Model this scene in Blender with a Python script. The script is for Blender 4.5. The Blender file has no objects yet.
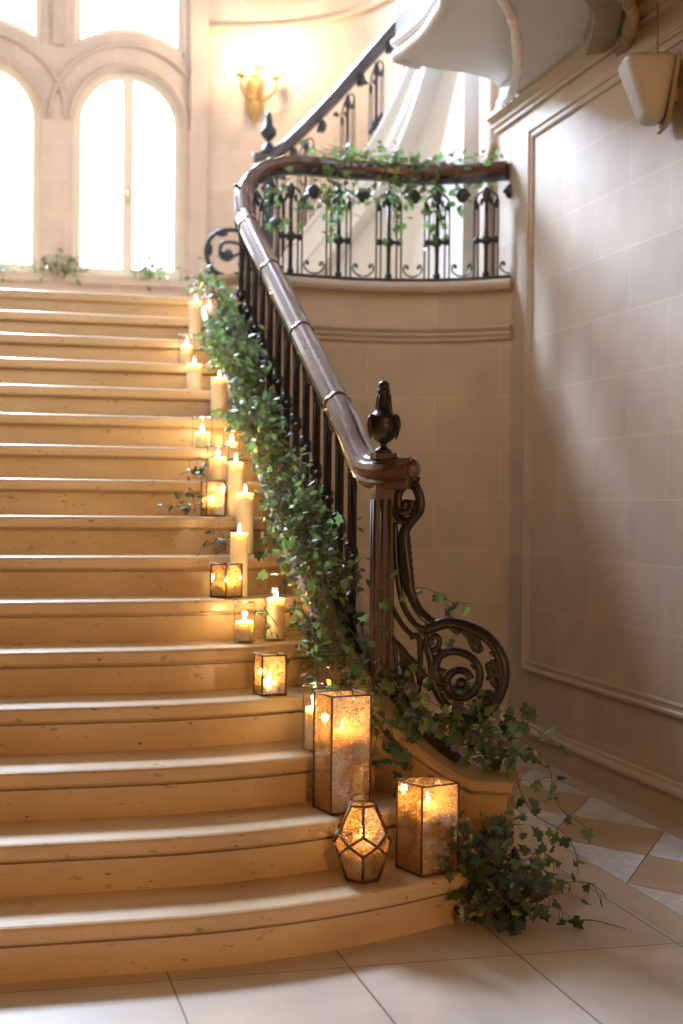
import bpy, math, random
from mathutils import Vector, Matrix
random.seed(7)
PI = math.pi
SC = bpy.context.scene
COL = SC.collection
V = Vector

# ------------------------------------------------------------------ helpers
class MB:
    """collects vertices / faces (+ optional uv, material slot) and links them as one mesh object"""
    def __init__(s):
        s.v = []; s.f = []; s.uv = {}; s.mi = []; s.sm = []
    def add(s, vs, fs, mi=0, smooth=False):
        b = len(s.v)
        s.v += [tuple(p) for p in vs]
        for f in fs:
            s.f.append([b + i for i in f]); s.mi.append(mi); s.sm.append(smooth)
        return b
    def box(s, lo, hi, mi=0, M=None):
        (a, b, c), (d, e, f) = lo, hi
        vs = [V(p) for p in ((a,b,c),(d,b,c),(d,e,c),(a,e,c),(a,b,f),(d,b,f),(d,e,f),(a,e,f))]
        if M is not None: vs = [M @ p for p in vs]
        s.add(vs, [(0,3,2,1),(4,5,6,7),(0,1,5,4),(1,2,6,5),(2,3,7,6),(3,0,4,7)], mi)
    def tube(s, pts, r, n=8, mi=0, flat=1.0, up=None, cap=True, smooth=True):
        """round tube along pts; r a number or list; flat squashes the second axis"""
        pts = [V(p) for p in pts]; m = len(pts)
        rs = r if isinstance(r, (list, tuple)) else [r] * m
        vs = []; prev = None
        for i, p in enumerate(pts):
            t = (pts[min(i+1, m-1)] - pts[max(i-1, 0)])
            t = t.normalized() if t.length > 1e-9 else V((0,0,1))
            if up is not None:
                a = V(up)
                a = (a - t * a.dot(t))
                a = a.normalized() if a.length > 1e-6 else t.orthogonal().normalized()
            elif prev is None: a = t.orthogonal().normalized()
            else:
                a = prev - t * prev.dot(t)
                a = a.normalized() if a.length > 1e-6 else t.orthogonal().normalized()
            prev = a; b = t.cross(a)
            for k in range(n):
                q = 2 * PI * k / n
                vs.append(p + a * (math.cos(q) * rs[i] * flat) + b * (math.sin(q) * rs[i]))
        fs = []
        for i in range(m - 1):
            for k in range(n):
                fs.append((i*n+k, i*n+(k+1) % n, (i+1)*n+(k+1) % n, (i+1)*n+k))
        if cap:
            fs.append(tuple(range(n))[::-1]); fs.append(tuple(range((m-1)*n, m*n)))
        s.add(vs, fs, mi, smooth)
    def lathe(s, prof, c=(0,0,0), n=20, mi=0, smooth=True, cap=True, squash=None):
        c = V(c); m = len(prof); vs = []
        for r, z in prof:
            for k in range(n):
                q = 2 * PI * k / n
                vs.append(c + V((r*math.cos(q), r*math.sin(q), z)))
        fs = [(i*n+k, i*n+(k+1) % n, (i+1)*n+(k+1) % n, (i+1)*n+k) for i in range(m-1) for k in range(n)]
        if cap:
            if prof[0][0] > 1e-5: fs.append(tuple(range(n))[::-1])
            if prof[-1][0] > 1e-5: fs.append(tuple(range((m-1)*n, m*n)))
        s.add(vs, fs, mi, smooth)
    def ball(s, c, r, mi=0, n=10, sc=(1,1,1)):
        c = V(c); m = 7; vs = []
        for i in range(m + 1):
            th = PI * i / m
            for k in range(n):
                q = 2*PI*k/n
                vs.append(c + V((sc[0]*r*math.sin(th)*math.cos(q), sc[1]*r*math.sin(th)*math.sin(q), -sc[2]*r*math.cos(th))))
        fs = [(i*n+k, i*n+(k+1) % n, (i+1)*n+(k+1) % n, (i+1)*n+k) for i in range(m) for k in range(n)]
        s.add(vs, fs, mi, True)
    def sweep(s, path, prof, mi=0, closed=True, smooth=False, cap=True):
        """path: [(x,y,z)], prof: [(side,up)]; side = to the right of travel, horizontal"""
        path = [V(p) for p in path]; m = len(path); n = len(prof); vs = []
        for i, p in enumerate(path):
            t0 = path[i] - path[i-1] if i else path[1] - path[0]
            t1 = path[i+1] - path[i] if i < m-1 else t0
            a = V((t0.y, -t0.x, 0)); b = V((t1.y, -t1.x, 0))
            a = a.normalized() if a.length > 1e-6 else b.normalized()
            b = b.normalized() if b.length > 1e-6 else a
            w = a + b; w = w.normalized() if w.length > 1e-6 else a
            k = 1 / max(.5, w.dot(b))
            for (u, z) in prof: vs.append(p + w * (u * k) + V((0, 0, z)))
        fs = []; e = n if closed else n - 1
        for i in range(m - 1):
            for j in range(e):
                fs.append((i*n+j, i*n+(j+1) % n, (i+1)*n+(j+1) % n, (i+1)*n+j))
        if cap and closed:
            fs.append(tuple(range(n))[::-1]); fs.append(tuple(range((m-1)*n, m*n)))
        s.add(vs, fs, mi, smooth)
    def prism(s, poly, z0, z1, mi=0):
        n = len(poly)
        vs = [(x, y, z0) for x, y in poly] + [(x, y, z1) for x, y in poly]
        fs = [tuple(range(n))[::-1], tuple(range(n, 2*n))] + [(i, (i+1) % n, n+(i+1) % n, n+i) for i in range(n)]
        s.add(vs, fs, mi)
    def build(s, name, mat, parent=None, bevel=0, recalc=True):
        import bmesh
        me = bpy.data.meshes.new(name)
        me.from_pydata(s.v, [], s.f)
        for m in (mat if isinstance(mat, (list, tuple)) else [mat]): me.materials.append(m)
        for p, mi, sm in zip(me.polygons, s.mi, s.sm):
            p.material_index = mi; p.use_smooth = sm
        if s.uv:
            lay = me.uv_layers.new(name='UVMap')
            for l in me.loops: lay.data[l.index].uv = s.uv.get(l.vertex_index, (0, 0))
        if recalc:
            bm = bmesh.new(); bm.from_mesh(me)
            bmesh.ops.recalc_face_normals(bm, faces=bm.faces)
            bm.to_mesh(me); bm.free()
        o = bpy.data.objects.new(name, me); COL.objects.link(o)
        if parent is not None: o.parent = parent
        if bevel:
            b = o.modifiers.new('bevel', 'BEVEL'); b.width = bevel; b.segments = 2; b.limit_method = 'ANGLE'
        return o

def tag(o, label=None, cat=None, group=None, kind=None):
    if label: o['label'] = label
    if cat: o['category'] = cat
    if group: o['group'] = group
    if kind: o['kind'] = kind
    return o

def empty(name, loc=(0,0,0), rz=0.0):
    o = bpy.data.objects.new(name, None); COL.objects.link(o)
    o.location = loc; o.rotation_euler = (0, 0, rz); o.empty_display_size = .05
    return o

def catmull(pts, n=6):
    pts = [V(p) for p in pts]; out = []
    for i in range(len(pts) - 1):
        p0 = pts[max(i-1, 0)]; p1 = pts[i]; p2 = pts[i+1]; p3 = pts[min(i+2, len(pts)-1)]
        for k in range(n):
            t = k / n
            out.append(.5 * ((2*p1) + (p2-p0)*t + (2*p0-5*p1+4*p2-p3)*t*t + (3*p1-p0-3*p2+p3)*t*t*t))
    out.append(pts[-1]); return out

# ------------------------------------------------------------------ camera
F = 1423.0; YAW, PITCH, ROLL, CH = 0.2523, 0.00574, 0.01045, 1.3423
_c, _s = math.cos(YAW), math.sin(YAW)
fwd = V((_s, _c, 0)); right = V((_c, -_s, 0)); up = V((0, 0, 1))
f2 = fwd * math.cos(PITCH) - up * math.sin(PITCH)
u2 = up * math.cos(PITCH) + fwd * math.sin(PITCH)
r3 = right * math.cos(ROLL) + u2 * math.sin(ROLL)
u3 = u2 * math.cos(ROLL) - right * math.sin(ROLL)
cam = bpy.data.cameras.new('camera'); co = bpy.data.objects.new('camera', cam); COL.objects.link(co)
M = Matrix((( r3.x, u3.x, -f2.x, 0), (r3.y, u3.y, -f2.y, 0), (r3.z, u3.z, -f2.z, CH), (0,0,0,1)))
co.matrix_world = M
cam.sensor_fit = 'HORIZONTAL'; cam.sensor_width = 24.0; cam.lens = F / 683 * 24.0
cam.clip_start = .05; cam.clip_end = 100
cam.dof.use_dof = True; cam.dof.focus_distance = 4.75; cam.dof.aperture_fstop = 2.2
SC.camera = co
EYE = V((0, 0, CH))
def ray(x, y): return r3 * ((x - 341.5) / F) - u3 * ((y - 512) / F) + f2
def at(x, y, axis, val):
    d = ray(x, y); return EYE + d * ((val - EYE[axis]) / d[axis])
def at_plane(x, y, p0, nrm):
    d = ray(x, y); return EYE + d * ((V(p0) - EYE).dot(V(nrm)) / d.dot(V(nrm)))

# ------------------------------------------------------------------ materials
def mat(name):
    m = bpy.data.materials.new(name); m.use_nodes = True
    nt = m.node_tree; nt.nodes.clear()
    out = nt.nodes.new('ShaderNodeOutputMaterial')
    return m, nt, out
def N(nt, t, **kw):
    n = nt.nodes.new(t)
    for k, v in kw.items():
        if k in n.inputs: n.inputs[k].default_value = v
        else: setattr(n, k, v)
    return n
def L(nt, a, b): nt.links.new(a, b)
def rgb(c): return (c[0], c[1], c[2], 1)
def ramp(nt, fac, stops):
    r = nt.nodes.new('ShaderNodeValToRGB'); L(nt, fac, r.inputs[0])
    e = r.color_ramp.elements
    while len(e) < len(stops): e.new(.5)
    for el, (p, c) in zip(e, stops): el.position = p; el.color = rgb(c)
    return r.outputs[0]
def noise(nt, scale, detail=4, coord='Object', rough=.55, stretch=None):
    tc = nt.nodes.new('ShaderNodeTexCoord'); n = N(nt, 'ShaderNodeTexNoise', Scale=scale, Detail=detail, Roughness=rough)
    if stretch:
        mp = nt.nodes.new('ShaderNodeMapping'); mp.inputs['Scale'].default_value = stretch
        L(nt, tc.outputs[coord], mp.inputs['Vector']); L(nt, mp.outputs[0], n.inputs['Vector'])
    else: L(nt, tc.outputs[coord], n.inputs['Vector'])
    return n.outputs['Fac']
def mixc(nt, fac, a, b, mode='MIX'):
    m = nt.nodes.new('ShaderNodeMix'); m.data_type = 'RGBA'; m.blend_type = mode
    for sock, v in ((m.inputs[0], fac), (m.inputs[6], a), (m.inputs[7], b)):
        if hasattr(v, 'is_output'): L(nt, v, sock)
        else: sock.default_value = v if isinstance(v, (int, float)) else rgb(v)
    return m.outputs[2]
def simple(name, c, rough=.5, metal=0, var=.12, scale=6, bump=0, spec=.5, coat=0, stretch=None, bscale=60):
    m, nt, out = mat(name)
    b = N(nt, 'ShaderNodeBsdfPrincipled', Roughness=rough, Metallic=metal)
    b.inputs['Specular IOR Level'].default_value = spec
    b.inputs['Coat Weight'].default_value = coat
    f = noise(nt, scale, stretch=stretch)
    L(nt, ramp(nt, f, [(.3, [x*(1-var) for x in c]), (.7, [min(1, x*(1+var)) for x in c])]), b.inputs['Base Color'])
    if bump:
        bp = N(nt, 'ShaderNodeBump', Strength=bump, Distance=.004); L(nt, noise(nt, bscale), bp.inputs['Height']); L(nt, bp.outputs[0], b.inputs['Normal'])
    L(nt, b.outputs[0], out.inputs[0]); return m

def stone_step():
    m, nt, out = mat('step_limestone')
    b = N(nt, 'ShaderNodeBsdfPrincipled', Roughness=.3)
    base = ramp(nt, noise(nt, 3, 6, stretch=(.6, 2, 2)), [(.28, (.50, .365, .215)), (.72, (.66, .51, .325))])
    fleck = ramp(nt, noise(nt, 38, 2, stretch=(.45, 1, 1)), [(.27, (.42, .30, .18)), (.33, (1, 1, 1))])
    pit = ramp(nt, noise(nt, 75, 1, stretch=(.35, 1, 1)), [(.205, (.28, .19, .11)), (.27, (1, 1, 1))])
    c = mixc(nt, 1.0, mixc(nt, .6, base, fleck, 'MULTIPLY'), pit, 'MULTIPLY')
    L(nt, c, b.inputs['Base Color'])
    L(nt, ramp(nt, noise(nt, 9, 4), [(.3, (.27,)*3), (.7, (.33,)*3)]), b.inputs['Roughness'])
    bp = N(nt, 'ShaderNodeBump', Strength=.25, Distance=.003); L(nt, noise(nt, 55, 1, stretch=(.3, 1, 1)), bp.inputs['Height']); L(nt, bp.outputs[0], b.inputs['Normal'])
    L(nt, b.outputs[0], out.inputs[0]); return m

def stone_blocks(name, c, voff=0.207, rough=.55):
    m, nt, out = mat(name)
    b = N(nt, 'ShaderNodeBsdfPrincipled', Roughness=rough)
    b.inputs['Specular IOR Level'].default_value = .35
    uv = nt.nodes.new('ShaderNodeUVMap'); mp = nt.nodes.new('ShaderNodeMapping')
    mp.inputs['Location'].default_value = (.10, -voff, 0)
    L(nt, uv.outputs[0], mp.inputs[0])
    br = N(nt, 'ShaderNodeTexBrick', Scale=1.0)
    br.inputs['Mortar Size'].default_value = .004; br.inputs['Brick Width'].default_value = .78; br.inputs['Row Height'].default_value = .292
    br.inputs['Mortar Smooth'].default_value = .6; br.inputs['Bias'].default_value = 0
    L(nt, mp.outputs[0], br.inputs['Vector'])
    br.inputs['Color1'].default_value = rgb([x*.95 for x in c]); br.inputs['Color2'].default_value = rgb([x*1.04 for x in c])
    br.inputs['Mortar'].default_value = rgb([min(1, x*1.22) for x in c])
    cloud = ramp(nt, noise(nt, 4, 5), [(.3, (.88,)*3), (.7, (1.05,)*3)])
    L(nt, mixc(nt, 1.0, br.outputs['Color'], cloud, 'MULTIPLY'), b.inputs['Base Color'])
    bp = N(nt, 'ShaderNodeBump', Strength=.15, Distance=.002); L(nt, noise(nt, 90, 2), bp.inputs['Height']); L(nt, bp.outputs[0], b.inputs['Normal'])
    L(nt, b.outputs[0], out.inputs[0]); return m

def floor_tiles():
    m, nt, out = mat('floor_marble_tiles')
    b = N(nt, 'ShaderNodeBsdfPrincipled', Roughness=.32)
    tc = nt.nodes.new('ShaderNodeTexCoord'); mp = nt.nodes.new('ShaderNodeMapping'); mp.inputs['Location'].default_value = (-.022, -.98 + .004, 0)
    L(nt, tc.outputs['Object'], mp.inputs[0])
    br = N(nt, 'ShaderNodeTexBrick', Scale=1.0); br.offset = 0.0
    br.inputs['Mortar Size'].default_value = .0035; br.inputs['Brick Width'].default_value = .521; br.inputs['Row Height'].default_value = 1.0
    br.inputs['Mortar Smooth'].default_value = .3
    L(nt, mp.outputs[0], br.inputs['Vector'])
    c = (.55, .48, .39)
    br.inputs['Color1'].default_value = rgb([x*.96 for x in c]); br.inputs['Color2'].default_value = rgb([x*1.04 for x in c]); br.inputs['Mortar'].default_value = (.16, .11, .08, 1)
    cl = ramp(nt, noise(nt, 5, 6), [(.3, (.88,)*3), (.7, (1.06,)*3)])
    L(nt, mixc(nt, 1.0, br.outputs['Color'], cl, 'MULTIPLY'), b.inputs['Base Color'])
    L(nt, b.outputs[0], out.inputs[0]); return m

def marble_white():
    m, nt, out = mat('white_marble')
    b = N(nt, 'ShaderNodeBsdfPrincipled', Roughness=.25)
    v = ramp(nt, noise(nt, 7, 8, rough=.7), [(.40, (.74, .73, .72)), (.49, (.60, .60, .62)), (.55, (.76, .75, .73))])
    L(nt, v, b.inputs['Base Color']); L(nt, b.outputs[0], out.inputs[0]); return m

def thin_glass(name, tint=(1, 1, 1), gloss=.10):
    m, nt, out = mat(name)
    fr = N(nt, 'ShaderNodeLayerWeight', Blend=.12)
    t = N(nt, 'ShaderNodeBsdfTransparent', Color=rgb(tint)); g = N(nt, 'ShaderNodeBsdfGlossy', Roughness=.03)
    mth = nt.nodes.new('ShaderNodeMath'); mth.operation = 'MULTIPLY_ADD'; L(nt, fr.outputs['Fresnel'], mth.inputs[0]); mth.inputs[1].default_value = .55; mth.inputs[2].default_value = gloss * .3
    n = N(nt, 'ShaderNodeMixShader'); L(nt, mth.outputs[0], n.inputs[0]); L(nt, t.outputs[0], n.inputs[1]); L(nt, g.outputs[0], n.inputs[2])
    L(nt, n.outputs[0], out.inputs[0]); return m

def mercury_glass(name='mercury_glass', amber=(.80, .42, .13), clear=.50, mirror=.42, sp=1.0):
    """antique speckled mirror glass: amber flecks that pass light, silvering that mirrors, clear worn spots"""
    m, nt, out = mat(name)
    t = N(nt, 'ShaderNodeBsdfTransparent', Color=(1, .93, .80, 1))
    g = N(nt, 'ShaderNodeBsdfGlossy', Roughness=.09, Color=(.90, .84, .74, 1))
    tl = N(nt, 'ShaderNodeBsdfTranslucent', Color=rgb(amber)); df = N(nt, 'ShaderNodeBsdfDiffuse', Color=(.42, .26, .11, 1))
    a = N(nt, 'ShaderNodeMixShader'); a.inputs[0].default_value = .45; L(nt, tl.outputs[0], a.inputs[1]); L(nt, df.outputs[0], a.inputs[2])
    c = N(nt, 'ShaderNodeMixShader'); c.inputs[0].default_value = mirror / (mirror + clear); L(nt, t.outputs[0], c.inputs[1]); L(nt, g.outputs[0], c.inputs[2])
    f1 = noise(nt, 130 * sp, 3, stretch=(.8, .8, 2.6)); f2_ = noise(nt, 9, 3)
    ad = nt.nodes.new('ShaderNodeMath'); ad.operation = 'MULTIPLY_ADD'; L(nt, f2_, ad.inputs[0]); ad.inputs[1].default_value = .9; L(nt, f1, ad.inputs[2])
    r = ramp(nt, ad.outputs[0], [(.90, (.10,)*3), (1.0, (.80,)*3)])
    # ramp positions stay inside 0..1: shift the sum down
    n = N(nt, 'ShaderNodeMixShader'); L(nt, r, n.inputs[0]); L(nt, c.outputs[0], n.inputs[1]); L(nt, a.outputs[0], n.inputs[2])
    L(nt, n.outputs[0], out.inputs[0]); return m

def wax():
    m, nt, out = mat('ivory_wax')
    b = N(nt, 'ShaderNodeBsdfPrincipled', Roughness=.5)
    L(nt, ramp(nt, noise(nt, 12), [(.3, (.86, .76, .58)), (.7, (.93, .84, .68))]), b.inputs['Base Color'])
    b.inputs['Subsurface Weight'].default_value = .9; b.inputs['Subsurface Radius'].default_value = (1, .78, .50); b.inputs['Subsurface Scale'].default_value = .04
    L(nt, b.outputs[0], out.inputs[0]); return m

def emit(name, c, s):
    m, nt, out = mat(name); e = N(nt, 'ShaderNodeEmission', Color=rgb(c), Strength=s); L(nt, e.outputs[0], out.inputs[0]); return m

def leaf_mat(name, c1, c2, tr=.35):
    m, nt, out = mat(name)
    b = N(nt, 'ShaderNodeBsdfPrincipled', Roughness=.34)
    L(nt, ramp(nt, noise(nt, 14, 3), [(.32, c1), (.68, c2)]), b.inputs['Base Color'])
    t = N(nt, 'ShaderNodeBsdfTranslucent', Color=rgb([min(1, x * 1.8) for x in c2]))
    n = N(nt, 'ShaderNodeMixShader'); n.inputs[0].default_value = tr; L(nt, b.outputs[0], n.inputs[1]); L(nt, t.outputs[0], n.inputs[2])
    L(nt, n.outputs[0], out.inputs[0]); return m

M_STEP = stone_step()
M_WALL = stone_blocks('wall_stone_blocks', (.58, .475, .37))
M_WALLC = stone_blocks('curved_wall_stone_blocks', (.57, .455, .31))
M_WALLB = stone_blocks('back_wall_stone', (.68, .55, .47), .1)
M_TRIM = simple('trim_limestone', (.56, .455, .345), .5, var=.07, scale=5, bump=.1)
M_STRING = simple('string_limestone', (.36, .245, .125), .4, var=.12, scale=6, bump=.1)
M_UNSEEN_WALL = simple('unseen_wall_brown', (.27, .15, .075), .5, var=.2, scale=4)  # invented dark brown finish for unseen walls, cuts the daylight bounce
M_PLASTER = simple('white_plaster', (.82, .80, .78), .7, var=.03, scale=3)
M_FLOOR = floor_tiles(); M_BORDER = simple('border_limestone', (.52, .42, .31), .32, var=.1, scale=4)
M_BEIGE = simple('beige_marble', (.50, .36, .23), .3, var=.12, scale=5); M_WHITE = marble_white()
M_IRON = simple('dark_bronze_iron', (.021, .0135, .010), .34, metal=.3, var=.35, scale=25, bump=.3)
M_IRON2 = simple('grey_iron', (.05, .055, .06), .45, metal=.5, var=.25, scale=25)
M_WOOD = simple('polished_mahogany', (.105, .044, .026), .2, var=.35, scale=9, stretch=(1, 1, 1), coat=.4)
M_FRAME = simple('cream_window_paint', (.80, .72, .58), .5, var=.04)
M_BRONZE = simple('lantern_bronze', (.13, .065, .032), .45, metal=.6, var=.3, scale=40)
M_GOLD = simple('gilt_brass', (.62, .42, .18), .35, metal=.8, var=.2, scale=30)
M_MERC = mercury_glass(); M_MERC3 = mercury_glass('dense_mercury_glass', (.85, .46, .15), .22, .5, 1.2); M_MERC2 = mercury_glass('pale_mercury_glass', (.85, .52, .22), .45, .5, 1.1)
M_GLASS = thin_glass('clear_glass'); M_PANE = thin_glass('window_glass', (.98, .99, 1), .05)
M_RIM = thin_glass('glass_rim', gloss=1.6); M_WAX = wax(); M_WICK = simple('wick', (.03, .02, .015), .8)
M_FLAME = emit('candle_flame', (1.0, .66, .26), 38)
M_BULB = emit('sconce_bulb', (1.0, .80, .52), 40)
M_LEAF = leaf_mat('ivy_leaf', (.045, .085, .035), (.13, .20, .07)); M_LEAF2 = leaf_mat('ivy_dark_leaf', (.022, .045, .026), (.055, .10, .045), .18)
M_LEAF3 = leaf_mat('ivy_bright_leaf', (.06, .13, .04), (.16, .27, .085), .4)
M_STEM = simple('ivy_stem', (.12, .085, .045), .7)
M_SPEAKER = simple('beige_speaker_plastic', (.50, .45, .38), .45, var=.04); M_SPKTRIM = simple('speaker_trim', (.34, .25, .15), .5)
M_NEWEL = simple('dark_newel_wood', (.055, .026, .016), .42, var=.3, scale=12)
M_DARK = simple('dark_coffer_wood', (.045, .03, .02), .6, var=.3); M_CARVE = simple('carved_gilt_wood', (.30, .22, .14), .6, var=.3, bump=.5)
M_GREY = simple('soffit_grey', (.60, .60, .60), .7, var=.04)

# ------------------------------------------------------------------ stair geometry numbers
R_, T_, Y1 = .16, .2905, 4.053
SL = R_ / T_
def front(i, x):
    y = 4.03 + (i - 1) * .2935 if i < 4 else Y1 + (i - 1) * T_
    k = .27 if i == 1 else .30
    return y + k * max(0, x - .5) ** 2 * (1 if i < 7 else max(0, 1 - (i - 6) * .25))
def noseline(y): return .16 + (y - Y1) * SL
XL = -1.75; XW = 2.92

# ------------------------------------------------------------------ floor
fl = MB(); fl.box((-2.0, -4.0, -.1), (2.13, 8.2, 0)); floor = fl.build('floor', M_FLOOR); tag(floor, kind='structure')
for x0, x1 in ((2.13, 2.262), (2.782, 2.93)):
    b = MB(); b.box((x0 + .002, -4, -.1), (x1 - .002, 8.2, 0)); b.build('border_strip', M_BORDER, floor)
b = MB(); b.box((2.262, -4, -.1), (2.782, 8.2, -.0015)); b.build('inlay_bed', M_DARK, floor)
b = MB(); g = .004; cx = 2.522; hw, hl = .26, .36
def lozenge(pts, mi):
    c = sum((V((p[0], p[1], 0)) for p in pts), V()) / len(pts); q = []
    for p in pts:
        d = V((p[0], p[1], 0)) - c; q.append(c + d * (1 - g / d.length))
    n = len(q); b.add([(p.x, p.y, 0) for p in q] + [(p.x, p.y, -.05) for p in q], [tuple(range(n))] + [(i, n+i, n+(i+1) % n, (i+1) % n) for i in range(n)], mi)
for k in range(-12, 6):
    yc = 5.01 + .36 + k * .72
    lozenge([(cx, yc - hl), (cx + hw, yc), (cx, yc + hl), (cx - hw, yc)], 0)
    for sx in (-1, 1):
        lozenge([(cx + sx*hw, yc - 2*hl), (cx, yc - hl), (cx + sx*hw, yc)][::sx], 1)
b.build('marble_inlay', [M_BEIGE, M_WHITE], floor)

# ------------------------------------------------------------------ walls
def grid_wall(b, path, z0, z1, thick=.12, side=1, u0=0.0, mi=0):
    """upright wall along plan path with uv in metres; side=+1 adds thickness to the right of travel"""
    path = [V((p[0], p[1], 0)) for p in path]; u = u0; n = len(path); base = len(b.v)
    for i, p in enumerate(path):
        if i: u += (path[i] - path[i-1]).length
        t = (path[min(i+1, n-1)] - path[max(i-1, 0)]).normalized(); w = V((t.y, -t.x, 0)) * thick * side
        for q, z in ((p, z0), (p, z1), (p + w, z0), (p + w, z1)):
            b.uv[len(b.v)] = (u, z); b.v.append((q.x, q.y, z))
    for i in range(n - 1):
        a = base + 4*i; c = a + 4
        for f in ((a, c, c+1, a+1), (a+2, a+3, c+3, c+2), (a+1, c+1, c+3, a+3), (a, a+2, c+2, c)):
            b.f.append(f); b.mi.append(mi); b.sm.append(False)
    for f in ((base, base+1, base+3, base+2), (base+4*(n-1), base+4*(n-1)+2, base+4*(n-1)+3, base+4*(n-1)+1)):
        b.f.append(f); b.mi.append(mi); b.sm.append(False)

b = MB(); grid_wall(b, [(XW, -4), (XW, 7.78)], 0, 4.9, .2, 1); wr = b.build('wall_right', M_WALL); tag(wr, kind='structure')
# panel moulding, plinth and cap on the right wall (they project to -X)
def wall_frame(parent, y0, y1, z0, z1, name='panel_moulding'):
    b = MB(); w = .06
    prof = [(0, 0), (.016, 0), (.022, .008), (.022, .020), (.010, .026), (.010, .044), (.016, .05), (.012, w), (0, w)]
    def strip(p, q, inn):
        p, q, inn = V(p), V(q), V(inn)
        t = (q - p).normalized(); m = len(prof); vs = []
        for e, sg in ((p, 1), (q, -1)):
            for d, s in prof: vs.append(e + V((-d, 0, 0)) + inn * s + t * (s * sg))
        b.add(vs, [(j, (j+1) % m, m+(j+1) % m, m+j) for j in range(m)] + [tuple(range(m)), tuple(range(m, 2*m))])
    x = XW + .001
    strip((x, y0, z0), (x, y1, z0), (0, 0, 1)); strip((x, y1, z0), (x, y1, z1), (0, -1, 0))
    strip((x, y1, z1), (x, y0, z1), (0, 0, -1)); strip((x, y0, z1), (x, y0, z0), (0, 1, 0))
    return b.build(name, M_TRIM, parent)
wall_frame(wr, 2.2, 7.285, .445, 3.40)
bb = MB(); bb.sweep([(XW + .001, -4, 0), (XW + .001, 7.45, 0)], [(0, 0), (-.03, 0), (-.03, .115), (-.045, .118), (-.05, .13), (-.044, .143), (-.02, .15), (-.014, .165), (0, .17)])
tag(bb.build('baseboard_right', M_TRIM), kind='structure')
cn = MB(); cn.sweep([(XW + .001, -4, 3.50), (XW + .001, 7.80, 3.50)], [(0, 0), (-.02, .0), (-.02, .022), (-.035, .03), (-.035, .05), (-.07, .075), (-.07, .095), (0, .095)])
tag(cn.build('trim_1', M_TRIM), kind='structure')

# concave wall under the landing balcony
arc = catmull([(1.46, 7.74, 0), (1.55, 7.80, 0), (1.75, 7.86, 0), (2.1, 7.895, 0), (2.46, 7.83, 0), (2.72, 7.70, 0), (2.925, 7.53, 0)], 6)
arc2 = [(p.x, p.y) for p in arc]
b = MB(); grid_wall(b, arc2, 0, 2.6, .25, -1, .32); tag(b.build('wall_balcony', M_WALLC), kind='structure')
b = MB(); b.sweep([(p.x, p.y, 0) for p in arc], [(-.02, 2.28), (.018, 2.28), (.022, 2.30), (.034, 2.31), (.034, 2.325), (.05, 2.345), (.05, 2.36), (-.02, 2.36)])
b.sweep([(p.x, p.y, 0) for p in arc], [(-.25, 2.555), (.035, 2.555), (.05, 2.563), (.06, 2.585), (.055, 2.605), (.04, 2.617), (.02, 2.62), (-.25, 2.62)])
b.sweep([(p.x, p.y, 0) for p in arc], [(-.02, .0), (.03, .0), (.03, .12), (.045, .13), (.04, .145), (.015, .165), (-.02, .17)])
tag(b.build('trim_2', M_TRIM), kind='structure')

# landing slab
b = MB()
lp = [(p.x, p.y + .03) for p in arc if p.x > 1.43] + [(3.3, 7.7), (3.3, 11.6), (-2, 11.6), (-2, 8.43), (1.3, 8.43), (1.42, 8.3)]
b.prism(lp, 2.40, 2.56); tag(b.build('floor_landing', M_STEP), kind='structure')

# back wall (Y = 11.5) with arched windows: built as columns of quads around the openings
YB = 11.5
WINS = [(.733, 1.61), (-.40, .484), (-1.53, -.65)]       # lower arched openings
WZ0, WSP = 3.14, 4.37                                      # sill and springing
def arch_z(x, x0, x1): 
    c, r = (x0 + x1) / 2, (x1 - x0) / 2; return WSP + math.sqrt(max(0, r*r - (x - c)**2))
def tran_z(x, x0, x1):
    c, r = (x0 + x1) / 2, (x1 - x0) / 2; return 4.94 + .16 * (1 - ((x - c) / r)**2)
TZ1 = 7.7
xs = [-2.0]
for x0, x1 in WINS[::-1]: xs += [x0 + (x1 - x0) * k / 16 for k in range(17)]
xs += [1.80]
b = MB(); th = .30
def bq(xa, xb, za0, zb0, za1, zb1):
    base = len(b.v)
    for y in (YB, YB + th):
        for x, z in ((xa, za0), (xb, zb0), (xb, zb1), (xa, za1)):
            b.uv[len(b.v)] = (x, z); b.v.append((x, y, z))
    for f in ((0,1,2,3), (4,7,6,5), (0,4,5,1), (3,2,6,7), (0,3,7,4), (1,5,6,2)):
        b.f.append(tuple(base + i for i in f)); b.mi.append(0); b.sm.append(False)
for xa, xb in zip(xs, xs[1:]):
    w = next(((x0, x1) for x0, x1 in WINS if xa >= x0 - 1e-6 and xb <= x1 + 1e-6), None)
    if w is None: bq(xa, xb, 2.3, 2.3, 8.4, 8.4)
    else:
        bq(xa, xb, 2.3, 2.3, WZ0, WZ0)
        bq(xa, xb, arch_z(xa, *w), arch_z(xb, *w), tran_z(xa, *w), tran_z(xb, *w))
        bq(xa, xb, TZ1, TZ1, 8.4, 8.4)
wb = b.build('wall_back', M_WALLB); tag(wb, kind='structure')
# moulded arch bands, piers and sills on the back wall
b = MB()
for x0, x1 in WINS:
    c, r = (x0 + x1) / 2, (x1 - x0) / 2
    for rr, d in ((r + .03, .022), (r + .19, .03)):
        pts = [V((c + rr*math.cos(PI*k/20), YB - d/2, WSP + rr*math.sin(PI*k/20))) for k in range(21)]
        b.tube(pts, .016, 6)
    b.box((x0 - .06, YB - .06, WZ0 - .07), (x1 + .06, YB + .01, WZ0 - .005))
for xa in (.6085, -.525): b.box((xa - .045, YB - .05, 4.95), (xa + .045, YB + .01, 8.3))
b.box((1.66, YB - .05, 2.56), (1.80, YB + .01, 8.3))
tag(b.build('trim_3', M_WALLB), kind='structure')
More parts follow.
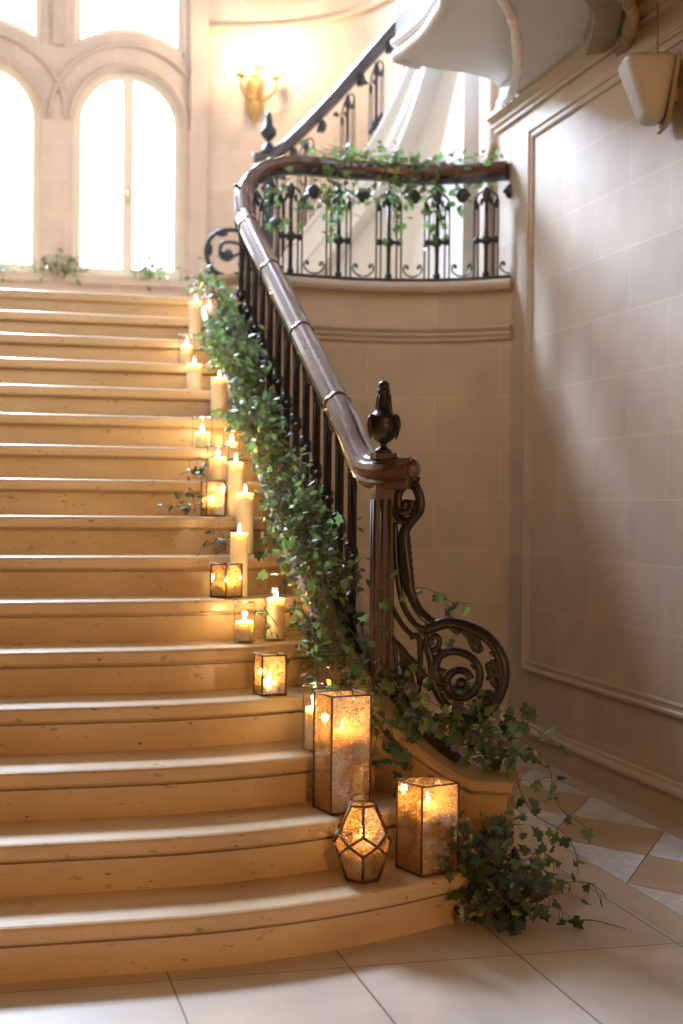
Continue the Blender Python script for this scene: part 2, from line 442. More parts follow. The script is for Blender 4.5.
# apse of the upper stair hall
ap = catmull([(1.79, 11.5, 0), (2.35, 11.32, 0), (2.8, 10.9, 0), (3.1, 10.2, 0), (3.2, 9.4, 0), (3.12, 8.6, 0), (2.925, 7.76, 0)], 6)
b = MB(); grid_wall(b, [(p.x, p.y) for p in ap], 2.3, 8.4, .2, -1); tag(b.build('wall_apse', M_WALLB), kind='structure')
b = MB(); b.sweep([(p.x, p.y, 5.17) for p in ap], [(0, 0), (.03, .0), (.04, .02), (.03, .05), (0, .06)]); 
b.sweep([(p.x, p.y, 2.56) for p in ap], [(0, 0), (.025, .0), (.025, .14), (0, .16)]); tag(b.build('trim_4', M_TRIM), kind='structure')
# short wall return with a moulded panel edge beside the balcony end
b = MB(); b.tube([V((2.93, 7.93, 2.66)), V((2.93, 7.93, 3.40)), V((2.90, 7.80, 3.44))], .02, 6)
tag(b.build('trim_5', M_TRIM), kind='structure')

# windows (frame, mullion, panes)
def arched_window(n, x0, x1, handle):
    c, r = (x0 + x1) / 2, (x1 - x0) / 2; y = YB + .10; root = empty('window_%d' % n, (c, y, WZ0)); tag(root, kind='structure')
    def loc(p): return V(p) - V((c, y, WZ0))
    def ring(w):
        rr = r - w; return [(x0 + w, WZ0 + .02)] + [(c - rr*math.cos(PI*k/24), WSP + rr*math.sin(PI*k/24)) for k in range(25)] + [(x1 - w, WZ0 + .02)]
    o, i = ring(.0), ring(.065); b = MB()
    m = len(o); vs = [loc((x, yy, z)) for yy in (y - .04, y + .04) for lst in (o, i) for x, z in lst]
    fs = []
    for k in range(m - 1):
        fs += [(k, k+1, m+k+1, m+k), (2*m+k, 3*m+k, 3*m+k+1, 2*m+k+1), (m+k, m+k+1, 3*m+k+1, 3*m+k), (k, 2*m+k, 2*m+k+1, k+1)]
    b.add(vs, fs); b.box(loc((x0 + .002, y - .046, WZ0)), loc((x1 - .002, y + .046, WZ0 + .075))); b.build('frame', M_FRAME, root)
    b = MB(); b.box(loc((c - .042, y - .05, WZ0 + .02)), loc((c + .042, y + .03, WSP + r - .03))); mu = b.build('mullion', M_FRAME, root)
    b = MB(); b.tube([loc((c, y - .055, WZ0 + .60)), loc((c, y - .085, WZ0 + .60)), loc((c, y - .085, WZ0 + .70))], .009, 6); b.build('handle', M_GOLD, mu)
    b = MB(); ii = ring(.03)
    b.add([loc((x, y + .005, z)) for x, z in ii], [tuple(range(len(ii)))]); b.build('pane', M_PANE, root, recalc=False)
arched_window(1, *WINS[0], True); arched_window(2, *WINS[1], True); arched_window(3, *WINS[2], True)
for n, (x0, x1) in enumerate(WINS):
    c, y = (x0 + x1) / 2, YB + .10; root = empty('window_%d' % (n + 4), (c, y, 5)); tag(root, kind='structure')
    b = MB(); w = .055; m = 17; o = [(x0 + (x1-x0)*k/16) for k in range(17)]
    low = [(x, tran_z(x, x0, x1)) for x in o]; vs = [V((x - c, yy, z + dz - 5)) for yy in (-.04, .04) for dz in (0, w) for x, z in low]; fs = []
    for k in range(m - 1): fs += [(k, k+1, m+k+1, m+k), (2*m+k, 3*m+k, 3*m+k+1, 2*m+k+1), (m+k, m+k+1, 3*m+k+1, 3*m+k), (k, 2*m+k, 2*m+k+1, k+1)]
    b.add(vs, fs); 
    for xa in (x0, x1 - w): b.box((xa - c + .001, -.046, -.02), (xa + w - c - .001, .046, TZ1 - 5))
    b.box((x0 - c, -.04, TZ1 - w - 5), (x1 - c, .04, TZ1 - 5)); b.build('frame', M_FRAME, root)
    b = MB(); b.add([V((x - c, .005, z + .02 - 5)) for x, z in low] + [V((x1 - .03 - c, .005, TZ1 - .03 - 5)), V((x0 + .03 - c, .005, TZ1 - .03 - 5))], [tuple(range(19))]); b.build('pane', M_PANE, root, recalc=False)

# left wall, entrance wall, roof of the stair hall
b = MB(); grid_wall(b, [(-2.0, -4), (-2.0, 11.8)], 2.6, 8.4, .2, -1); wl = tag(b.build('wall_left', M_WALLC), kind='structure')
b = MB(); grid_wall(b, [(-2.0, -4), (-2.0, 11.8)], 0, 2.6, .2, -1); b.build('dark_lower_wall', M_UNSEEN_WALL, wl)  # unseen lower wall, dark facing added so less daylight bounces back
b = MB(); grid_wall(b, [(-2.2, -4.0), (3.1, -4.0)], 0, 4.9, .2, 1); tag(b.build('wall_front', M_UNSEEN_WALL), kind='structure')
b = MB(); b.box((-2.2, 4.6, 8.4), (3.6, 11.9, 8.6)); tag(b.build('ceiling_upper', M_PLASTER), kind='structure')
b = MB(); b.box((2.93, 4.6, 4.9), (3.13, 7.8, 8.4)); b.box((2.93, 7.6, 4.9), (3.13, 7.8, 8.4)); tag(b.build('wall_upper_right', M_PLASTER), kind='structure')
b = MB(); b.box((-2.2, 4.5, 3.76), (3.1, 4.6, 8.4)); tag(b.build('wall_upper_front', M_PLASTER), kind='structure')

# hall ceiling with curved carved edge and a coffer
edge = catmull([(2.925, 7.78, 0), (2.876, 7.45, 0), (2.781, 7.09, 0), (2.67, 6.77, 0), (2.49, 6.35, 0), (2.29, 5.98, 0), (1.9, 5.5, 0), (1.2, 5.1, 0), (.2, 4.95, 0), (-2, 4.95, 0)], 5)
cof = catmull([(2.90, 6.30, 0), (2.87, 6.20, 0), (2.79, 5.98, 0), (2.66, 5.70, 0), (2.35, 5.36, 0), (1.8, 5.05, 0), (1.0, 4.72, 0), (0, 4.62, 0), (-2, 4.60, 0)], 5)
b = MB()
poly = [(p.x, p.y) for p in edge] + [(p.x, p.y) for p in cof[::-1]] + [(2.925, 6.30)]
b.prism(poly, 3.595, 3.75)
ceil = b.build('ceiling', M_GREY); tag(ceil, kind='structure')
b = MB(); b.prism([(2.925, 6.30)] + [(p.x, p.y) for p in cof] + [(-2, -4), (2.925, -4)], 3.80, 3.9); b.build('coffer_back', M_DARK, ceil)
def leaf_run(b, path, step, r, zc, out):
    acc = 0; last = path[0]
    for p, q in zip(path, path[1:]):
        d = (q - p); n = max(1, int(d.length / step))
        for k in range(n):
            c = p + d * (k / n); w = V((d.y, -d.x, 0)).normalized()
            b.ball((c.x + w.x*out, c.y + w.y*out, zc), r * random.uniform(.8, 1.2), n=6, sc=(1, 1, 1.3))
b = MB(); leaf_run(b, edge, .042, .026, 3.60, .026); b.tube([V((p.x, p.y, 3.67)) for p in edge], .022, 8); b.build('carved_edge', M_PLASTER, ceil)
b = MB(); b.sweep([(p.x, p.y, 3.5) for p in cof], [(-.03, .02), (.09, .0), (.10, .1), (-.03, .3)]); leaf_run(b, [p + V((.06, -.05, 0)) for p in cof], .05, .035, 3.50, 0); b.build('coffer_moulding', M_CARVE, ceil)

# gallery soffit of the upper flight, with roll moulding and tall fascia
gal = catmull([(1.2, 5.0, 0), (1.85, 5.7, 0), (2.151, 6.468, 0), (2.205, 6.745, 0), (2.229, 7.02, 0), (2.215, 7.30, 0), (2.194, 7.44, 0)], 6)
far = [(2.194, 7.44), (2.35, 7.52), (2.49, 7.56), (2.66, 7.57), (2.817, 7.65), (2.925, 7.78)]
b = MB(); b.prism([(p.x, p.y) for p in gal] + far[1:] + [(2.925, 5.0)], 3.765, 4.0)
b.sweep([(p.x, p.y, 3.9) for p in gal], [(0, 0), (.0, 1.2), (.08, 1.2), (.08, 0)])
gl = b.build('ceiling_gallery', M_PLASTER); tag(gl, kind='structure')
b = MB(); b.tube([V((p.x, p.y, 3.775)) for p in gal] + [V((2.35, 7.52, 3.775))], .032, 10); b.tube([V((p.x - .01, p.y, 3.85)) for p in gal], .022, 8); b.build('roll_moulding', M_PLASTER, gl)

# ------------------------------------------------------------------ staircase: 16 limestone steps and the string wall
stair = empty('staircase', (0, 4.05, 0)); tag(stair, kind='structure')
O = V((0, 4.05, 0))
def string_path():
    return catmull([(1.375, 8.2, 0), (1.375, 7.0, 0), (1.37, 6.0, 0), (1.385, 5.4, 0), (1.43, 5.05, 0), (1.52, 4.82, 0), (1.66, 4.685, 0), (1.80, 4.60, 0)], 8)
SP = string_path()
def string_top(p):
    # follows the pitch, easing to level at the end
    z = noseline(p.y) + .035
    if p.x > 1.45 and p.y < 5.0:
        t = min(1, (p.x - 1.45) / .25); z = z * (1 - t) + .405 * t
    return max(z, .405)
def inner_x(y):
    best = min(SP, key=lambda p: abs(p.y - y)); return best.x
NPR = [(.46, 0), (.014, 0), (.005, -.004), (0, -.013), (0, -.044), (.004, -.051), (.012, -.054), (.040, -.056), (.040, -.062), (.024, -.064), (.024, -.172), (.46, -.172)]
for i in range(1, 17):
    if i == 1:
        xs_ = [XL, -1, 0, .4] + [.5 + .1*k for k in range(12)]
        path = [V((x, front(1, x), .16)) for x in xs_]
        path += catmull([path[-1], (1.80, 4.46, .16), (1.97, 4.60, .16), (2.065, 4.77, .16), (2.06, 4.93, .16), (1.97, 5.05, .16), (1.82, 5.12, .16), (1.6, 5.14, .16)], 5)[1:]
    else:
        xe = {2: 1.60, 3: 1.45, 4: 1.40}.get(i, 1.36)
        if i > 14: xe = 1.42
        path = [V((x, front(i, x), i * R_)) for x in [XL, -1, 0, .4] + [.5 + (xe - .5) * k / 9 for k in range(10)]]
    b = MB()
    if i == 1:
        # tread solid + moulded edge
        n = len(path)
        pr = [(-(d), z) for d, z in NPR if d < .1]
        back = [(p.x, p.y + .5) for p in (path[3], path[0])]
        b.sweep([p - O for p in path], [(-d, z) for d, z in NPR if d < .4] + [(-.06, -.160), (-.06, 0)], closed=True)
        inner = []
        for k, p in enumerate(path):
            t = (path[min(k+1, n-1)] - path[max(k-1, 0)]).normalized(); inner.append(p + V((-t.y, t.x, 0)) * .05 - O)
        top = [(q.x, q.y) for q in inner] + [(inner[0].x, inner[0].y + .5)]
        b.prism(top, .0, .1597)
    else:
        b.sweep([p - O for p in path], [(-d, z) for d, z in NPR])
    b.build('step', M_STEP, stair)
# string wall and coping
def ribbon(b, half_l, half_r, ztop, zbot):
    m = len(SP); vs = []
    for k, p in enumerate(SP):
        t = (SP[min(k+1, m-1)] - SP[max(k-1, 0)]).normalized(); w = V((t.y, -t.x, 0))   # right of travel (toward -X side when going down)
        zt, zb = ztop(p), zbot(p)
        for s, z in ((half_r, zb), (half_r, zt), (-half_l, zt), (-half_l, zb)): vs.append(V((p.x + w.x*s, p.y + w.y*s, z)) - O)
    fs = [(4*k+j, 4*k+(j+1) % 4, 4*k+4+(j+1) % 4, 4*k+4+j) for k in range(m-1) for j in range(4)] + [(0,1,2,3), tuple(4*(m-1)+j for j in (3,2,1,0))]
    b.add(vs, fs)
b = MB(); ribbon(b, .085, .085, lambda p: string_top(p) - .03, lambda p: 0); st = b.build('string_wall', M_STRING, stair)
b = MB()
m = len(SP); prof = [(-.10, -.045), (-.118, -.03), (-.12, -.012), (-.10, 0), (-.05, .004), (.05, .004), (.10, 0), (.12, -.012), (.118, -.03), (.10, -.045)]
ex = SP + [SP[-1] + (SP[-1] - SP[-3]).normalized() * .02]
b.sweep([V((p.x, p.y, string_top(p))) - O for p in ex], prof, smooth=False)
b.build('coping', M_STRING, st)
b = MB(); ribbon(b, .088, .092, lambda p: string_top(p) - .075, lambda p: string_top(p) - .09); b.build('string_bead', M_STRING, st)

# ------------------------------------------------------------------ iron balustrade of the stair
RAILPROF = [(-.028, -.045), (-.05, -.03), (-.053, -.008), (-.045, .012), (-.032, .018), (-.026, .030), (-.016, .036), (0, .040), (.016, .036), (.026, .030), (.032, .018), (.045, .012), (.053, -.008), (.05, -.03), (.028, -.045)]
def rail_z(y): return noseline(y) + .795
XR = 1.40
rp = [(1.512, 4.868, 1.475), (1.48, 4.90, 1.474), (1.43, 4.95, 1.474), (1.408, 5.06, 1.488), (1.40, 5.17, 1.545), (1.398, 5.28, 1.622), (1.398, 5.40, rail_z(5.40))] + \
     [(1.398, y, rail_z(y)) for y in (5.8, 6.2, 6.6, 7.0, 7.4)] + [(1.40, 7.58, rail_z(7.58))]
RP = catmull(rp, 6)
def frame_sweep(b, pts, prof, smooth=True):
    """profile kept square to a sloping path"""
    m = len(pts); n = len(prof); vs = []
    for k, p in enumerate(pts):
        t = (pts[min(k+1, m-1)] - pts[max(k-1, 0)]).normalized(); w = V((t.y, -t.x, 0)).normalized(); h = w.cross(t)
        if h.z < 0: h = -h
        for u, z in prof: vs.append(p + w*u + h*z)
    fs = [(k*n+j, k*n+(j+1) % n, (k+1)*n+(j+1) % n, (k+1)*n+j) for k in range(m-1) for j in range(n)] + [tuple(range(n))[::-1], tuple(range((m-1)*n, m*n))]
    b.add(vs, fs, 0, smooth)
NEW = V((1.43, 4.95, .60))
bal = empty('stair_balustrade', NEW); tag(bal, 'wrought iron stair balustrade with polished mahogany handrail climbing beside the limestone steps', 'balustrade')
def rel(pts, o): return [V(p) - o for p in pts]
b = MB(); frame_sweep(b, rel(RP, NEW), RAILPROF, False); hr = b.build('handrail', M_WOOD, bal)
for y in (5.50, 6.15, 6.85, 7.45):
    b = MB(); c = V((1.398, y, rail_z(y))) - NEW; d = V((0, 1, SL)).normalized()
    frame_sweep(b, [c - d*.010, c + d*.010], [(u*1.10, z*1.10) for u, z in RAILPROF]); b.build('rail_collar', M_WOOD, hr)
b = MB(); b.ball(V((1.512, 4.868, 1.472)) - NEW, .046, n=14, sc=(.75, .75, .85)); b.build('rail_end', M_WOOD, hr)
b = MB(); frame_sweep(b, rel([p + V((0, 0, -.058)) for p in RP], NEW), [(-.026, -.020), (-.038, -.010), (-.040, .004), (-.034, .016), (.034, .016), (.040, .004), (.038, -.010), (.026, -.020)], False); b.build('rail_moulding', M_WOOD, bal)
def coping_z(y): 
    p = min(SP, key=lambda q: abs(q.y - y)); return string_top(p) + .003
b = MB(); pts = [V((1.385 if p.y > 5.2 else p.x, p.y, string_top(p) + .016)) for p in SP[:-9]]
frame_sweep(b, rel(pts, NEW), [(-.025, -.012), (-.025, .012), (.025, .012), (.025, -.012)], False); b.build('bottom_rail', M_IRON, bal)

def baluster_mesh(h, slope, kind=0):
    """one ironwork unit: square centre bar with a crossed collar, two thin side bars, arched tops with leaf drops and a foot scroll; local x along the run, z up"""
    b = MB(); P = lambda u, z: V((u, 0, z + u * slope))
    b.tube([P(0, 0), P(0, h)], .0125, 6)
    b.lathe([(.008, 0), (.02, .005), (.022, .02), (.010, .035), (.009, .06)], P(0, 0), 8)
    zc = h * .42
    b.lathe([(.008, zc-.055), (.016, zc-.045), (.010, zc-.03), (.026, zc-.018), (.028, zc), (.026, zc+.018), (.010, zc+.03), (.017, zc+.045), (.008, zc+.06)], P(0, 0), 8)
    b.tube([P(-.068, zc), P(.068, zc)], .013, 6)
    for s in (-1, 1):
        b.ball(P(s*.056, zc), .020, n=8)
        for u in (.046, .072):
            b.tube([P(s*u, .0), P(s*u, h*.80), P(s*u*.97, h*.84)], .0055, 5)
        arcp = [P(s*.072, h*.82), P(s*.068, h*.89), P(s*.045, h*.955), P(s*.015, h*.985), P(0, h*.99)]
        b.tube(catmull(arcp, 4), .0065, 6)
        b.ball(P(s*.060, h*.83), .015, n=7, sc=(.8, .6, 1.9))
        b.ball(P(s*.030, h*.86), .013, n=7, sc=(.8, .6, 1.7))
        fo = [P(s*.145, .012), P(s*.115, .018), P(s*.088, .045), P(s*.092, .075), P(s*.108, .078), P(s*.11, .062)]
        b.tube(catmull(fo, 4), .0055, 5); b.ball(P(s*.108, .066), .011, n=6)
        dr = [P(s*.145, h), P(s*.12, h*.985), P(s*.105, h*.94)]
        b.tube(catmull(dr, 3), .014, 5)
    b.ball(P(0, h*.93), .026, n=8, sc=(1, .8, 1.9)); b.ball(P(0, h*.86), .014, n=7, sc=(1, .9, 2.2))
    b.ball(P(.145, h*.955), .034, n=8, sc=(1.1, .6, 1.3)); b.ball(P(.145, h*.905), .011, n=6, sc=(.8, .7, 1.6))
    return b
H1 = .795 - .045 - .058 - .012 - .02
proto = baluster_mesh(H1, SL * .72).build('baluster', M_IRON, bal)
ys = [5.24 + k * .2 for k in range(13)]
for k, y in enumerate(ys):
    o = proto if k == 0 else proto.copy()
    if k: COL.objects.link(o); o.parent = bal
    z = noseline(y) + .035 + .03
    o.location = V((1.392, y, z)) - NEW; o.rotation_euler = (0, 0, PI/2); o.scale = (.72, 1, 1)

# newel post with urn finial
b = MB()
for (w, z0, z1) in ((.046, .0, .10), (.034, .10, .80), (.0375, .775, .81)): b.box((-w, -w, z0), (w, w, z1))
for s in (-1, 1): 
    for q in (-.014, .014):
        b.tube([V((q, s*.036, .12)), V((q, s*.036, .76))], .006, 6); b.tube([V((s*.036, q, .12)), V((s*.036, q, .76))], .006, 6)
nw = b.build('newel_post', M_NEWEL, bal); nw.rotation_euler = (0, 0, 0)
nw['label'] = 'square dark newel post under the urn finial'
b = MB(); zz = .905
b.box((-.040, -.040, zz), (.040, .040, zz + .022))
b.lathe([(.034, zz+.022), (.030, zz+.034), (.014, zz+.044), (.012, zz+.056), (.028, zz+.066), (.048, zz+.085), (.059, zz+.108), (.061, zz+.126), (.055, zz+.140), (.058, zz+.148), (.050, zz+.158), (.036, zz+.168), (.030, zz+.185), (.025, zz+.215), (.0215, zz+.240), (.024, zz+.243), (.024, zz+.250), (.020, zz+.253), (.0215, zz+.262), (.019, zz+.275), (.011, zz+.283), (0, zz+.285)], (0, 0, 0), 20)
for a in range(4):
    q = a * PI/2 + PI/4 + YAW * -1
    d = V((math.cos(q), math.sin(q), 0))
    b.tube(catmull([d*.045 + V((0, 0, zz+.150)), d*.066 + V((0, 0, zz+.150)), d*.074 + V((0, 0, zz+.120)), d*.066 + V((0, 0, zz+.075))], 4), [.0095]*9 + [.008, .006, .004, .002], 6)
for a in range(10):
    q = a * PI/5; d = V((math.cos(q), math.sin(q), 0)); b.tube([d*.026 + V((0, 0, zz+.178))*1 + d*.003, d*.0235 + V((0, 0, zz+.232))], .0038, 5)
fin = b.build('finial', M_IRON, nw)

# scroll bracket: lies in the upright plane that runs from the newel to the string's end
PD = V((.785, -.62, 0)).normalized(); PN = V((PD.y, -PD.x, 0)); P0 = V((1.43, 4.95, 0)) + PD * .02
def pp(x, y, sc=1, ox=0, oy=0): return at_plane(ox + x / sc, oy + y / sc, P0, PN)
def sc_a(l): return [pp(x, y, 5.254, 390, 590) - NEW for x, y in l]
def sc_b(l): return [pp(x, y, 2.925, 330, 370) - NEW for x, y in l]
b = MB()
def bar(pts, r, flat=.8, n=8): b.tube(catmull(pts, 5), r*1.3 if not isinstance(r, list) else [q*1.3 for q in r], n, flat=flat, up=PN)
big = sc_a([(195, 205), (235, 190), (300, 172), (400, 190), (500, 240), (565, 315), (597, 400), (592, 500), (550, 590), (500, 645), (440, 665)])
bar(big, .0165, .8)
bar(sc_a([(255, 345), (320, 322), (390, 332), (445, 372), (472, 440), (455, 515), (400, 560), (335, 555), (300, 505), (310, 450), (350, 420), (400, 430), (425, 470)]), .0115)
b.ball(sc_a([(375, 490)])[0], .022, n=10); bar(sc_a([(255, 345), (235, 420), (262, 480), (310, 500)]), .013)
bar(sc_a([(150, 215), (190, 240), (185, 290), (215, 318), (252, 300), (258, 258), (235, 240), (215, 262), (222, 290)]), .0085)
bar(sc_a([(190, 290), (215, 370), (225, 470), (260, 560), (330, 640), (440, 690)]), .012)
for l in ([(400, 190), (420, 240), (440, 300), (462, 322), (485, 300)], [(597, 400), (545, 380), (560, 430), (520, 460), (505, 470)], [(550, 590), (520, 545), (470, 560), (490, 590), (450, 580)], [(330, 180), (350, 215), (375, 200)]):
    pts = sc_a(l); bar(pts, [.016 * (1 - .75 * k / (5*(len(l)-1))) for k in range(5*(len(l)-1) + 1)], .5)
for (x0, y0), (x1, y1), w_ in (((330, 185), (365, 235), .018), ((395, 195), (420, 265), .022), ((450, 220), (462, 300), .022), ((560, 330), (520, 330), .018), ((590, 420), (535, 425), .022), ((585, 500), (525, 490), .022), ((560, 570), (500, 560), .024), ((510, 625), (460, 585), .022), ((270, 340), (255, 300), .016), ((455, 400), (420, 395), .014), ((250, 430), (300, 420), .015)):
    p_, q_ = sc_a([(x0, y0)])[0], sc_a([(x1, y1)])[0]; b.tube([p_.lerp(q_, t_) for t_ in (0, .25, .5, .75, 1)], [w_*.9, w_*1.1, w_*.8, w_*.45, .002], 8, flat=.45, up=PN)
for k in range(1, len(big) - 1):                       # leaf serrations along the rim
    for e in (.0, .5):
        c = big[k].lerp(big[k+1], e); b.ball(c + (c - sc_a([(400, 430)])[0]).normalized() * .012, .010, n=6)
for q in range(4):                                     # inner leaf mass
    c = sc_a([(440 + 12*q, 235 + 25*q)])[0]; b.ball(c, .017 - .002*q, n=7, sc=(1, .5, 1.2))
    c = sc_a([(545 - 8*q, 470 - 22*q)])[0]; b.ball(c, .017, n=7, sc=(1, .5, 1.2))
    c = sc_a([(470 + 22*q, 610 - 12*q)])[0]; b.ball(c, .020, n=7, sc=(1, .5, 1.1))
scr = b.build('scroll_bracket', M_IRON, bal)
b = MB()
bar(sc_b([(228, 300), (205, 315), (178, 350), (180, 400), (210, 440), (245, 435), (266, 395), (255, 350), (225, 335), (200, 365), (205, 410), (232, 410), (240, 380)]), .0125)
bar(sc_b([(245, 330), (262, 370), (262, 410), (235, 445), (218, 480), (222, 540), (230, 600), (236, 650), (262, 705), (300, 740)]), .014)
bar(sc_b([(190, 445), (192, 540), (200, 620), (215, 690), (250, 745), (285, 760)]), .009)
bar(sc_b([(165, 650), (185, 700), (215, 750), (245, 780)]), .008); bar(sc_b([(150, 700), (185, 790), (250, 860), (280, 900)]), .009); bar(sc_b([(235, 780), (262, 790), (262, 920)]), .009)
b.tube([P0*0 + q for q in catmull(sc_b([(222, 450), (214, 500), (218, 560), (226, 620), (240, 670), (270, 715)]), 4)], [.012, .016, .02, .022, .024, .025, .026, .026, .026, .026, .026, .025, .024, .022, .02, .018, .016, .014, .012, .010, .008], 8, flat=.6, up=PN)
for l_ in ([(395, 640), (408, 655), (420, 685), (410, 700), (398, 680), (395, 640)],):
    bar([at_plane(x, y, P0, PN) - NEW for x, y in l_], .006)
pz = [at_plane(x, y, P0, PN) - NEW for x, y in ((399, 650), (411, 662), (415, 684), (404, 682))]
b.add([q + PN*.006 for q in pz] + [q - PN*.006 for q in pz], [(0,1,2,3), (7,6,5,4), (0,4,5,1), (1,5,6,2), (2,6,7,3), (3,7,4,0)])
b.ball(sc_b([(245, 318)])[0], .022, n=8, sc=(1.2, .7, .7)); b.ball(sc_b([(222, 395)])[0], .020, n=8, sc=(1, .7, 1.1))
for k in range(9):
    t = k / 8; c = sc_b([(218 + 16*t, 470 + 180*t)])[0]; b.ball(c + PD*.008, .014, n=6, sc=(1, .6, 1.5))
b.build('upper_scroll', M_IRON, scr)

# ------------------------------------------------------------------ landing balcony balustrade
LO = V((2.3, 7.8, 2.62))
lb = empty('landing_balustrade', LO); tag(lb, 'iron balcony balustrade with ivy-wrapped mahogany rail along the curved landing edge', 'balustrade')
lr = catmull([(1.402, 7.60, rail_z(7.60))] + [at(x, y, 1, Y) for x, y, Y in ((243.5, 195, 7.76), (249, 181, 7.84), (262, 169, 7.87), (281, 163, 7.88), (302, 162.5, 7.89), (340, 166, 7.91), (380, 168.5, 7.9))] + [(2.46, 7.85, 3.258), (2.72, 7.72, 3.258), (2.905, 7.59, 3.258)], 6)
b = MB(); frame_sweep(b, rel(lr, LO), RAILPROF, False); lh = b.build('handrail', M_WOOD, lb)
b = MB(); frame_sweep(b, rel([p + V((0, 0, -.058)) for p in lr], LO), [(-.024, -.012), (-.024, .012), (.024, .012), (.024, -.012)], False); b.build('rail_flange', M_IRON2, lb)
path = [p for p in arc if p.x > 1.42]
b = MB(); b.sweep(rel([V((p.x, p.y + .03, 2.633)) for p in path], LO), [(-.02, -.012), (-.02, .012), (.02, .012), (.02, -.012)]); b.build('bottom_rail', M_IRON2, lb)
protoL = None
hL = 3.258 - .045 - .058 - .012 - 2.645
for px in (290, 339, 388, 437.5, 487):
    # stand on the curb line
    best = min(((p + (q - p) * t) for p, q in zip(path, path[1:]) for t in (0, .25, .5, .75)), key=lambda p: abs((EYE + ray(px, 230) * ((p.y + .03) / ray(px, 230).y)).x - p.x))
    k = min(range(len(path)), key=lambda j: (path[j] - best).length); t = (path[min(k+1, len(path)-1)] - path[max(k-1, 0)])
    if protoL is None: o = protoL = baluster_mesh(hL, 0).build('baluster', M_IRON2, lb)
    else: o = protoL.copy(); COL.objects.link(o); o.parent = lb
    o.location = V((best.x, best.y + .03, 2.645)) - LO; o.rotation_euler = (0, 0, math.atan2(t.y, t.x))
o = protoL.copy(); COL.objects.link(o); o.parent = lb; o.location = V((1.50, 7.86, 2.60)) - LO; o.rotation_euler = (0, 0, .6)

# ------------------------------------------------------------------ upper flight: string, balusters, rail, newel, scroll
UO = V((1.96, 9.6, 2.56))
ub = empty('upper_balustrade', UO); tag(ub, 'upper flight balustrade with urn-topped newel below the wall sconce', 'balustrade')
ur = catmull([(1.83, 9.61, 3.70), (1.93, 9.60, 3.73), (2.041, 9.58, 3.80), (2.317, 9.42, 4.085), (2.501, 9.2, 4.305), (2.668, 8.95, 4.506), (2.774, 8.65, 4.671), (2.85, 8.25, 4.80)], 6)
b = MB(); frame_sweep(b, rel(ur, UO), RAILPROF); b.build('handrail', simple('weathered_rail', (.10, .085, .09), .25, var=.2), ub)
b = MB()
for w, z0, z1 in ((.05, 0, .30), (.036, .30, 1.12)): b.box((-.03 - w, -w, z0), (-.03 + w, w, z1))
un = b.build('newel_post', M_IRON2, ub)
b = MB(); zz = 1.205; c = (-.03, 0, 0)
b.lathe([(.06, zz-.035), (.045, zz), (.03, zz+.04), (.012, zz+.05), (.012, zz+.06), (.026, zz+.07), (.055, zz+.105), (.057, zz+.125), (.048, zz+.147), (.032, zz+.165), (.024, zz+.215), (.021, zz+.24), (.012, zz+.262), (0, zz+.266)], c, 16); b.build('finial', M_IRON2, un)
# scroll of the upper newel
b = MB(); Q0 = (1.83, 9.62, 0); QN = (0, 1, 0)
def qp(l): return [at(195 + x/7.19, 220 + y/7.19, 1, 9.62) - UO for x, y in l]
def bar2(l, r): b.tube(catmull(qp(l), 5), r, 7, flat=.8, up=(0, 1, 0))
bar2([(480, 60), (400, 82), (330, 80), (270, 72), (190, 78), (120, 120), (85, 190), (85, 270), (115, 340), (160, 380), (210, 400)], .016)
bar2([(480, 250), (400, 210), (330, 180), (270, 160), (200, 165), (180, 215), (190, 270), (235, 285), (285, 255), (330, 245), (400, 300), (480, 380)], .013)
bar2([(160, 420), (250, 440), (360, 440), (480, 430)], .018)
b.ball(qp([(232, 255)])[0], .045, n=8, sc=(1, .6, 1)); b.ball(qp([(130, 395)])[0], .04, n=7, sc=(1.4, .6, 1)); b.ball(qp([(105, 210)])[0], .03, n=7, sc=(.7, .6, 1.6)); b.ball(qp([(190, 95)])[0], .03, n=7, sc=(1.6, .6, .8))
b.build('scroll_bracket', M_IRON2, ub)
protoU = None
for k in range(7):
    t = .12 + k * .13; j = int(t * (len(ur) - 1)); p = ur[j]; tt = ur[j+1] - ur[j]
    if protoU is None: o = protoU = baluster_mesh(.70, .8).build('baluster', M_IRON2, ub)
    else: o = protoU.copy(); COL.objects.link(o); o.parent = ub
    o.location = p - UO + V((0, 0, -.80)); o.rotation_euler = (0, 0, math.atan2(tt.y, tt.x)); o.scale = (.8, 1, 1)
us = catmull([(1.90, 9.62, 2.86), (2.10, 9.57, 3.05), (2.326, 9.42, 3.288), (2.51, 9.2, 3.524), (2.663, 8.95, 3.76), (2.775, 8.65, 4.07), (2.84, 8.35, 4.42), (2.87, 8.0, 4.8)], 5)
b = MB(); b.sweep([p for p in us], [(-.02, -.40), (-.02, 0), (.16, 0), (.16, -.40)])
b.sweep([p for p in us], [(.15, -.02), (.185, -.02), (.185, .012), (.15, .012)]); b.sweep([p for p in us], [(.15, -.22), (.18, -.22), (.18, -.195), (.15, -.195)]); b.sweep([p for p in us], [(.15, -.42), (.20, -.42), (.20, -.375), (.15, -.375)])
b.box((1.50, 9.54, 2.56), (1.95, 9.70, 2.80)); b.box((1.48, 9.52, 2.80), (1.95, 9.72, 2.835))
tag(b.build('trim_6', M_PLASTER), kind='structure')
b = MB(); m = len(us); vs = []
for k, p in enumerate(us):
    t = (us[min(k+1, m-1)] - us[max(k-1, 0)]); w = V((t.y, -t.x, 0)).normalized() * .10
    for q in (p + V((.02, .02, 0)), p + V((.02, .02, 0)) + w): vs += [(q.x, q.y, 2.56), (q.x, q.y, p.z - .38)]
